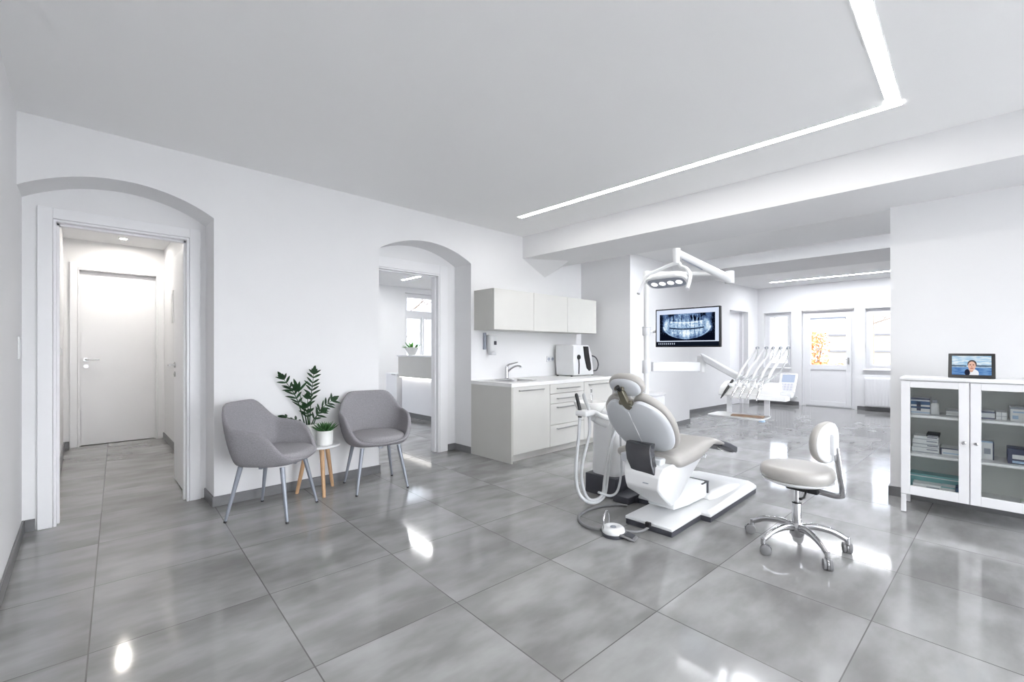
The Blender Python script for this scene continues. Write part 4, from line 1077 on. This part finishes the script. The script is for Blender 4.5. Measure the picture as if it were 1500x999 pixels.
# ------------------------------------------------------------------ stool
st = thing('stool', 'greige dental stool on five chrome castors in front of the glass cabinet', 'stool', (0, 0, 0))
bm = new(); pad(bm, .193, .193, .415, .505, (0, 0), 2.1, 48, .24, dome=.006); obj('seat', bm, M['vinyl'], st, 60, sub=1, world=False)
bm = new(); lathe(bm, [(0, .382), (.06, .382), (.15, .398), (.185, .414), (.19, .424), (0, .424)], (0, 0, 0), 44); obj('seat_pan', bm, M['plastic'], st, world=False)
bm = new(); lathe(bm, [(0, .24), (.014, .24), (.014, .384), (0, .384)], (0, 0, 0), 20); obj('gas_piston', bm, M['chrome'], st, world=False)
bm = new(); lathe(bm, [(0, .085), (.021, .085), (.021, .11), (.0245, .112), (.0245, .27), (.022, .274), (0, .274)], (0, 0, 0), 24); obj('column', bm, M['alu'], st, world=False)
bm = new(); lathe(bm, [(0, .272), (.026, .272), (.026, .28), (0, .28)], (0, 0, 0), 20); obj('column_cap', bm, M['black'], st, world=False)
bm = new(); lathe(bm, [(0, .07), (.028, .07), (.038, .085), (.038, .14), (.030, .155), (0, .155)], (0, 0, 0), 24); obj('hub', bm, M['alu'], st, world=False)
for k in range(5):
    a = math.radians(82+72*k-81); c, s = math.cos(a), math.sin(a)
    def q(r, z): return (c*r, s*r, z)
    bm = new(); tube(bm, spline([q(.02, .125), q(.09, .138), (c*.18, s*.18, .122), q(.245, .088), q(.262, .075)], 6), [.024, .013], 12, flat=.75, up=(0, 0, 1)); ba = obj('base_arm', bm, M['alu'], st, 60, world=False)
    bm = new(); tube(bm, [q(.262, .055), q(.262, .092)], .0125, 14)
    obj('castor_stem', bm, M['alu'], ba, world=False)
    # twin-wheel castor, trailing at its own angle
    w = math.radians((40, 200, 120, 300, 75)[k]); tx, ty = math.cos(w), math.sin(w); ax = Vector((-ty, tx, 0)); cc = Vector(q(.262, 0))+Vector((tx, ty, 0))*.014+Vector((0, 0, .0295))
    bm = new()
    for sd in (-1, 1):
        p = cc+ax*sd*.006; e = cc+ax*sd*.024
        tube(bm, [p, p.lerp(e, .15), p.lerp(e, .8), e], [.026, .029, .029, .024], 24)
    obj('castor_wheel', bm, M['cable'], ba, 40, world=False)
    bm = new()
    tube(bm, [cc-ax*.0045, cc+ax*.0045], .031, 20)
    obj('castor_hood', bm, M['alu'], ba, 40, world=False)
# back pad: half-round cushion, its axis along -x
bm = new()
def bk(k, x, zc=.665): return [(-.165+x+.55*(y*y)*k, y*k, zc+z*k+0) for y, z in superell(.148, .118, 2.2, 44)]
loft(bm, [bk(.5, -.012), bk(.94, -.010), bk(1.0, .002), bk(1.0, .018), bk(.93, .034), bk(.5, .040)])
obj('backrest', bm, M['vinyl'], st, 60, world=False)
bm = new(); loft(bm, [bk(.45, -.024), bk(.86, -.021), bk(.95, -.013), bk(.96, -.004)]); obj('backrest_shell', bm, M['plastic'], st, 60, world=False)
bm = new(); box(bm, -.209, -.182, -.035, .035, .60, .72, bev=.008); obj('backrest_mount', bm, M['plastic2'], st, world=False)
bm = new(); tube(bm, spline([(-.05, 0, .372), (-.15, 0, .368), (-.212, 0, .368), (-.236, 0, .392), (-.222, 0, .50), (-.204, 0, .64)], 6), .0165, 12, flat=.55, up=(0, 0, 1)); obj('back_bar', bm, M['alu'], st, 60, world=False)
bm = new(); box(bm, -.12, .05, -.03, .03, .352, .384, bev=.006); obj('mechanism', bm, M['black'], st, world=False)
bm = new(); tube(bm, [(-.06, .02, .366), (-.10, .15, .358), (-.10, .20, .36)], [.006, .006, .008], 8); obj('height_lever', bm, M['black'], st, world=False)
st.location = (3.115, .742, 0); st.rotation_euler = (0, 0, math.radians(81))

# ------------------------------------------------------------------ glass cabinet
GX0, GX1, GY0, GY1 = 4.365, 4.715, -.345, .372
gc = thing('display_cabinet', 'white metal display cabinet with two glass doors on short legs', 'cabinet', ((GX0+GX1)/2, (GY0+GY1)/2, 0))
Z0, Z1 = .135, .975
bm = new()
box(bm, GX0+.02, GX1, GY1-.02, GY1, Z0, Z1); box(bm, GX0+.02, GX1, GY0, GY0+.02, Z0, Z1); box(bm, GX0+.02, GX1, GY0+.02, GY1-.02, Z0, Z0+.03); box(bm, GX0+.02, GX1-.01, .006, .024, Z0+.03, Z1)
obj('carcass', bm, M['cabwhite'], gc)
bm = new(); box(bm, GX1-.012, GX1-.002, GY0+.02, GY1-.02, Z0+.03, Z1); obj('back_panel', bm, M['cabback'], gc)
bm = new(); box(bm, GX0-.008, GX1, GY0-.005, GY1+.005, Z1, Z1+.022, bev=.003); obj('top_panel', bm, M['cabwhite'], gc)
for z in (.702, .418):
    for y0, y1 in ((.026, GY1-.021), (GY0+.021, .004)):
        bm = new(); box(bm, GX0+.03, GX1-.013, y0, y1, z, z+.018, bev=.002, seg=1); obj('shelf', bm, M['cabwhite'], gc)
for x in (GX0+.018, GX1-.02):
    for y in (GY0+.015, GY1-.015):
        bm = new(); box(bm, x-.014, x+.014, y-.014, y+.014, .004, Z0, bev=.002, seg=1)
        l = obj('leg', bm, M['cabwhite'], gc)
        bm = new(); box(bm, x-.014, x+.014, y-.014, y+.014, 0, .006); obj('glide', bm, M['cable'], l)
for y0, y1, ky in ((.017, GY1, .044), (GY0, .013, -.014)):
    bm = new(); w = .052
    for q in ((y0+.001, y0+w, Z0+.004, Z1-.004), (y1-w, y1-.001, Z0+.004, Z1-.004), (y0+w, y1-w, Z0+.004, Z0+w+.018), (y0+w, y1-w, Z1-w, Z1-.004)):
        box(bm, GX0, GX0+.019, *q, bev=.0015, seg=1)
    d = obj('door', bm, M['cabwhite'], gc)
    bm = new(); box(bm, GX0+.008, GX0+.012, y0+w, y1-w, Z0+w+.018, Z1-w); obj('pane', bm, M['cabglass'], d)
    bm = new(); lathe(bm, [(0, 0), (.006, 0), (.006, -.012), (.011, -.014), (.012, -.024), (.008, -.028), (0, -.028)], (GX0, ky, .56), 18, 'x'); obj('knob', bm, M['chrome'], d)

def carton(label, yc, w, z, h, x=4.50, dpt=.16, body='paper', bands=(), cat='box', group='cartons behind the glass doors', dy=0):
    """printed carton: body with printed bands on its front face; bands are (u0,u1,v0,v1,material)"""
    t = thing('carton', label, cat, (x+dpt/2, yc, z), group)
    bm = new(); box(bm, x, x+dpt, yc-w/2, yc+w/2, z, z+h, bev=.0015, seg=1); obj('body', bm, M[body], t)
    for u0, u1, v0, v1, mm in bands:
        bm = new(); box(bm, x-.0012, x+.001, yc+w/2-u1*w, yc+w/2-u0*w, z+v0*h, z+v1*h); obj('printed_band', bm, M[mm], t)
    return t
S1, S2, S3 = .7205, .4365, .1655
carton('blue and white carton at the left end of the top shelf, left door', .272, .105, S1, .118, bands=((0, 1, .88, 1, 'navy'), (0, 1, .58, .8, 'blue'), (0, 1, .34, .46, 'blue'), (.30, .52, .2, .75, 'navy'), (0, 1, .06, .12, 'skyblue')))
t = thing('bottle', 'small white bottle beside the blue carton on the top left shelf', 'bottle', (4.53, .195, S1))
bm = new(); loft(bm, [[(x, y, z) for x, y in superell(a, a, 4, 24, (4.53, .195))] for z, a in ((S1, .022), (S1+.002, .024), (S1+.075, .024), (S1+.085, .014), (S1+.088, .012))]); obj('body', bm, M['paper'], t, 50)
bm = new(); lathe(bm, [(0, .086), (.014, .086), (.014, .108), (0, .108)], (4.53, .195, S1), 16); obj('cap', bm, M['greyprint'], t)
carton('lower of two flat white cartons at the right of the top left shelf', .085, .10, S1, .02, bands=((0, 1, 0, .2, 'greyprint'),))
carton('upper of two flat white cartons at the right of the top left shelf', .088, .095, S1+.0205, .02, x=4.505, bands=((.0, 1, .75, 1, 'greyprint'),))
hh = [.036, .024, .036, .022]; zz = S2
names = ['bottom carton of the white stack on the middle left shelf', 'second carton from the bottom of the white stack, middle left shelf', 'third carton from the bottom of the white stack, middle left shelf', 'topmost wide carton of the white stack, middle left shelf']
for k, h in enumerate(hh):
    carton(names[k], .245-.003*(k % 2), .148-.004*k, zz, h, x=4.49+.004*(k % 2), bands=((0, 1, 0, .14, 'greyprint'), (.55, .95, .55, .8, 'navy' if k % 2 else 'greyprint'))); zz += h+.0005
carton('small dark carton lying on the white stack, middle left shelf', .205, .07, zz, .018, x=4.50, body='darkprint', bands=((.1, .9, .2, .5, 'greyprint'),))
carton('low white and navy carton right of the stack, middle left shelf', .105, .12, S2, .05, body='paper', bands=((0, .06, 0, 1, 'navy'), (0, 1, .86, 1, 'navy'), (.12, .95, .2, .34, 'skyblue')))
carton('large teal carton at the back of the bottom left shelf', .20, .27, S3, .10, x=4.54, dpt=.12, body='teal', bands=((0, 1, .8, .86, 'paper'),))
carton('white and rose carton at the front of the bottom left shelf', .235, .15, S3, .052, x=4.43, dpt=.10, bands=((.1, .45, .25, .5, 'red'), (.5, .95, .55, .7, 'greyprint')))
carton('white carton with teal edge beside the rose one, bottom left shelf', .123, .07, S3, .055, x=4.43, dpt=.10, bands=((0, 1, .85, 1, 'teal'), (.2, .5, .3, .5, 'red')))
carton('small teal blue carton at the right of the bottom left shelf', .06, .05, S3, .062, x=4.43, dpt=.10, body='blue', bands=((0, 1, 0, .3, 'teal'),))
carton('lower flat navy and white carton at the left of the top right shelf', -.055, .10, S1, .024, bands=((0, 1, 0, .35, 'navy'),))
carton('upper flat navy and white carton at the left of the top right shelf', -.055, .10, S1+.0245, .026, bands=((0, 1, .65, 1, 'navy'),))
carton('small white carton pair standing next to the flat ones, top right shelf', -.135, .052, S1, .052, bands=((0, 1, .45, .5, 'greyprint'), (.48, .53, 0, 1, 'greyprint')))
carton('upright pale blue and white carton at the right of the top right shelf', -.235, .12, S1, .092, bands=((0, 1, .86, 1, 'greyprint'), (.1, .9, .6, .7, 'skyblue'), (.08, .3, .15, .4, 'skyblue')))
carton('upright white carton with grey disc print, left of the middle right shelf', -.062, .078, S2, .128, x=4.52, dpt=.10, bands=((.4, .8, .3, .6, 'greyprint'), (.92, 1, 0, 1, 'navy'), (0, 1, .92, 1, 'skyblue')))
carton('navy framed carton on the right of the middle right shelf', -.235, .145, S2, .10, x=4.47, body='navy', bands=((.14, 1, .34, .62, 'paper'), (.14, 1, .06, .22, 'skyblue')))
carton('small pale green carton on the bottom right shelf', -.255, .07, S3, .04, x=4.43, dpt=.08, body='mint', bands=((0, 1, .7, 1, 'paper'),))

# photo frame standing on the cabinet
pf = thing('digital_photo_frame', 'black tilted photo frame showing a smiling person, on the white cabinet', 'photo frame', (4.53, .005, Z1+.022))
zb = Z1+.0225
th = math.radians(24); c, s = math.cos(th), math.sin(th)
H = .185; Wd = .232; yc = .008
def fp(y, h, n): return Vector((4.465+h*s*1.0-n*c, yc+y, zb+h*c+n*s+.006))
bm = new(); loft(bm, [[fp(-Wd/2, 0, 0), fp(Wd/2, 0, 0), fp(Wd/2, H, 0), fp(-Wd/2, H, 0)], [fp(-Wd/2, 0, -.014), fp(Wd/2, 0, -.014), fp(Wd/2, H, -.014), fp(-Wd/2, H, -.014)]])
obj('frame', bm, M['black'], pf, 30, bevel=.003)
a, b = .019, .020
quad_uv('picture', [fp(Wd/2-a, b, .0008), fp(-Wd/2+a, b, .0008), fp(-Wd/2+a, H-b, .0008), fp(Wd/2-a, H-b, .0008)], portrait_mat(), pf)
bm = new(); loft(bm, [[fp(-.03, .11, -.014), fp(.03, .11, -.014), fp(.03, .10, -.014), fp(-.03, .10, -.014)], [Vector((4.60, yc-.035, zb+.004)), Vector((4.60, yc+.035, zb+.004)), Vector((4.595, yc+.035, zb)), Vector((4.595, yc-.035, zb))]]); obj('stand', bm, M['black'], pf)

# ------------------------------------------------------------------ reception desk
rd = thing('reception_desk', 'white reception desk with grey upper front and glowing light line', 'desk', (4.4, 6.2, 0))
bm = new(); box(bm, 4.16, 4.85, 4.95, 7.17, .09, .70); obj('desk_body', bm, M['lacquer'], rd)
bm = new(); box(bm, 4.10, 4.16, 4.95, 7.2, .715, 1.075, bev=.002, seg=1); obj('upper_front', bm, M['cabinet_side'], rd)
bm = new(); box(bm, 4.08, 4.40, 4.95, 7.22, 1.075, 1.10, bev=.002, seg=1); obj('transaction_top', bm, M['lacquer'], rd)
bm = new(); box(bm, 4.16, 4.85, 4.95, 7.17, .70, .73); obj('desk_top', bm, M['lacquer'], rd)
bm = new(); box(bm, 4.115, 4.15, 4.96, 7.18, .706, .714); obj('light_line', bm, M['ledsoft'], rd)
bm = new(); box(bm, 4.20, 4.80, 5.0, 7.13, 0, .09); obj('plinth', bm, M['skirting'], rd)
bm = new(); box(bm, 4.10, 4.62, 7.25, 7.65, .02, .76, bev=.004); t = obj('side_cabinet', bm, M['lacquer'])
tag(t, 'low white cabinet beyond the left end of the reception desk', 'cabinet')
bm = new(); box(bm, 4.085, 4.10, 7.30, 7.42, .735, .755, bev=.003); obj('handle', bm, M['steel'], t)
t = thing('desk_plant', 'small green plant in a white bowl on the reception desk', 'plant', (4.26, 7.0, 1.10))
bm = new(); lathe(bm, [(0, 0), (.06, 0), (.11, .10), (.125, .14), (.118, .14), (.10, .11), (0, .11)], (4.26, 7.0, 1.10), 32); obj('bowl', bm, M['ceramic'], t)
bm = new(); lathe(bm, [(0, .105), (.10, .105), (.09, .125), (0, .13)], (4.26, 7.0, 1.10), 20); obj('soil', bm, M['soil'], t)
bm = new()
for k in range(40):
    a = random.uniform(0, 2*PI); el = random.uniform(.15, 1.2)
    d = Vector((math.cos(a)*math.cos(el), math.sin(a)*math.cos(el), math.sin(el)))
    leaflet(bm, Vector((4.26, 7.0, 1.22))+Vector((math.cos(a), math.sin(a), 0))*.05, d, Vector((-math.sin(a), math.cos(a), 0)).cross(d), random.uniform(.09, .17), .026, .2)
obj('foliage', bm, mat('bright_leaf', (86, 142, 62), .45, var=.3, scale=14), t, 180)

# ------------------------------------------------------------------ radiators in the far room
def radiator(label, y0, y1, z0, z1):
    t = thing('radiator', label, 'radiator', (11.05, (y0+y1)/2, z0), 'panel radiators under the far windows')
    bm = new(); box(bm, 11.0, 11.075, y0, y1, z0, z1, bev=.006)
    n = int((y1-y0)/.05)
    for i in range(n):
        y = y0+.025+i*(y1-y0-.05)/(n-1); box(bm, 10.99, 11.0, y-.012, y+.012, z0+.03, z1-.03)
    obj('panel', bm, M['lacquer'], t)
    bm = new()
    for y in (y0+.1, y1-.1): box(bm, 11.07, 11.098, y-.02, y+.02, z0+.1, z1-.1)
    obj('wall_bracket', bm, M['lacquer'], t)
    bm = new(); lathe(bm, [(0, 0), (.018, 0), (.02, -.05), (0, -.05)], (11.03, y0, z0+.06), 14, 'y'); obj('valve', bm, M['plastic'], t)
    return t
radiator('white ribbed radiator under the right-hand far window', .55, 1.47, .10, .66)
radiator('white ribbed radiator under the left-hand far window behind the instrument unit', 2.66, 3.30, .12, .62)

# ------------------------------------------------------------------ outdoors, seen through the glass
bm = new(); box(bm, 11.4, 60, -40, 45, -.3, -.15); box(bm, -20, 11.4, 9.6, 45, -.3, -.15); struct('ground', bm, M['lawn'])
bm = new(); box(bm, -20, 11.4, -40, -3.2, -.3, -.15); struct('ground', bm, M['ground'])  # unseen ground made pale to bounce daylight up to the ceiling
def bush(label, c, R, h, n, m, seed):
    rnd = random.Random(seed)
    t = thing('bush', label, 'bush', (c[0], c[1], -.15))
    bm = new()
    for k in range(7):
        a = rnd.uniform(0, 2*PI); tube(bm, spline([(c[0], c[1], -.15), (c[0]+math.cos(a)*R*.3, c[1]+math.sin(a)*R*.3, h*.5), (c[0]+math.cos(a)*R*.6, c[1]+math.sin(a)*R*.6, h*.95)], 4), [.02, .006], 6)
    obj('stem', bm, M['bark'], t)
    bm = new()
    for k in range(n):
        a = rnd.uniform(0, 2*PI); r = R*math.sqrt(rnd.random()); z = rnd.uniform(.05, 1)
        p = Vector((c[0]+math.cos(a)*r*(1-.35*z), c[1]+math.sin(a)*r*(1-.35*z), z*h-.1))
        d = Vector((rnd.uniform(-1, 1), rnd.uniform(-1, 1), rnd.uniform(-.6, .8)))
        leaflet(bm, p, d, Vector((rnd.uniform(-1, 1), rnd.uniform(-1, 1), 1)), rnd.uniform(.05, .10), .028, .2, 3)
    obj('foliage', bm, m, t, 180)
bush('tall orange autumn bush outside the glazed door', (13.9, 2.95, 0), .48, 1.75, 1500, M['orange'], 1)
bush('low orange bush outside, right part of the glazed door view', (16.6, 3.2, 0), .8, .85, 1500, M['orange'], 2)
bush('low orange bush outside the right-hand far window', (17.2, 1.2, 0), .8, .95, 1500, M['orange'], 3)
t = thing('house', 'white neighbouring house with dark eaves lines behind the bushes', 'house', (26, 0, -.15))
bm = new(); box(bm, 24, 30, -8, 4.5, -.15, 3.0); obj('wall', bm, M['render'], t)
for z in (1.10, 1.80):
    bm = new(); box(bm, 23.8, 24.0, -8, 4.5, z, z+.07); obj('ledge', bm, M['roof'], t)
bm = new(); prism(bm, [(23.6, 3.0), (30.4, 3.0), (27, 4.6)], 'y', -8.2, 4.7); obj('roof', bm, M['roof'], t)
for y in (3.6, 1.6, -1.2):
    bm = new(); box(bm, 23.97, 24.02, y-.5, y+.5, 1.22, 1.62); obj('window', bm, M['greyprint'], t)
def tree(label, c, h, seed):
    rnd = random.Random(seed)
    t = thing('bare_tree', label, 'tree', (c[0], c[1], -.15))
    bm = new(); tube(bm, [(c[0], c[1], -.15), (c[0]+.1, c[1], h*.45), (c[0], c[1]+.1, h)], [.09, .06, .02], 8); obj('trunk', bm, M['bark'], t, 60)
    bm = new()
    def br(p, d, L, r, k):
        q = p+d*L; m_ = p.lerp(q, .5)+Vector((rnd.uniform(-1, 1), rnd.uniform(-1, 1), rnd.uniform(-1, 1)))*L*.08
        tube(bm, [p, m_, q], [r, r*.6], 5)
        if k:
            for _ in range(3):
                e = (d+Vector((rnd.uniform(-1, 1), rnd.uniform(-1, 1), rnd.uniform(-.5, .8)))*.75).normalized(); br(p.lerp(q, rnd.uniform(.4, 1)), e, L*.65, r*.6, k-1)
    for i in range(9):
        a = i*2.4; br(Vector((c[0], c[1], h*(.25+.07*i))), Vector((math.cos(a), math.sin(a), rnd.uniform(.3, .9))).normalized(), h*.28, .03, 3)
    obj('branches', bm, M['bark'], t, 60)
tree('bare tree outside the left-hand far window', (20.5, 6.6, 0), 5.5, 4)
tree('bare tree outside the right-hand far window', (21, 2.6, 0), 5.5, 5)
tree('bare tree outside the reception window', (8.6, 15, 0), 6, 6)

# ------------------------------------------------------------------ daylight
w = bpy.data.worlds.new('overcast_sky'); sc.world = w; w.use_nodes = True
nt = w.node_tree; bg = nt.nodes['Background']
tc = nt.nodes.new('ShaderNodeTexCoord'); sp = nt.nodes.new('ShaderNodeSeparateXYZ'); nt.links.new(tc.outputs['Generated'], sp.inputs[0])
# unseen garden half (-y) made brighter to fill the room, dimmer towards the street
fill_side = V(nt, sp.outputs[1])*-1.
k = fill_side.sstep(-.2, .75)
up = V(nt, sp.outputs[2])
nt.links.new(mixc(nt, k, (.84, .90, 1.), mixc(nt, up.sstep(0., 1.), (.96, .97, 1.), (.90, .94, 1.))), bg.inputs['Color'])
nt.links.new((k*10.4+4.7).k, bg.inputs['Strength'])

# ------------------------------------------------------------------ camera
cam = bpy.data.cameras.new('camera'); co = bpy.data.objects.new('camera', cam); COL.objects.link(co)
co.location = (0, 0, 1.2); co.rotation_euler = (PI/2, 0, math.radians(46-90))
cam.sensor_width = 36; cam.lens = 36*652/1500; cam.shift_y = 12.5/1500; cam.clip_start = .02
sc.camera = co
sc.view_settings.view_transform = 'Standard'; sc.view_settings.look = 'None'
sc.view_settings.exposure = EXPOSURE; sc.view_settings.gamma = 1; sc.view_settings.use_curve_mapping = False
sc.cycles.diffuse_bounces = 8; sc.cycles.max_bounces = 12; sc.cycles.transparent_max_bounces = 16
sc.cycles.sample_clamp_indirect = 6
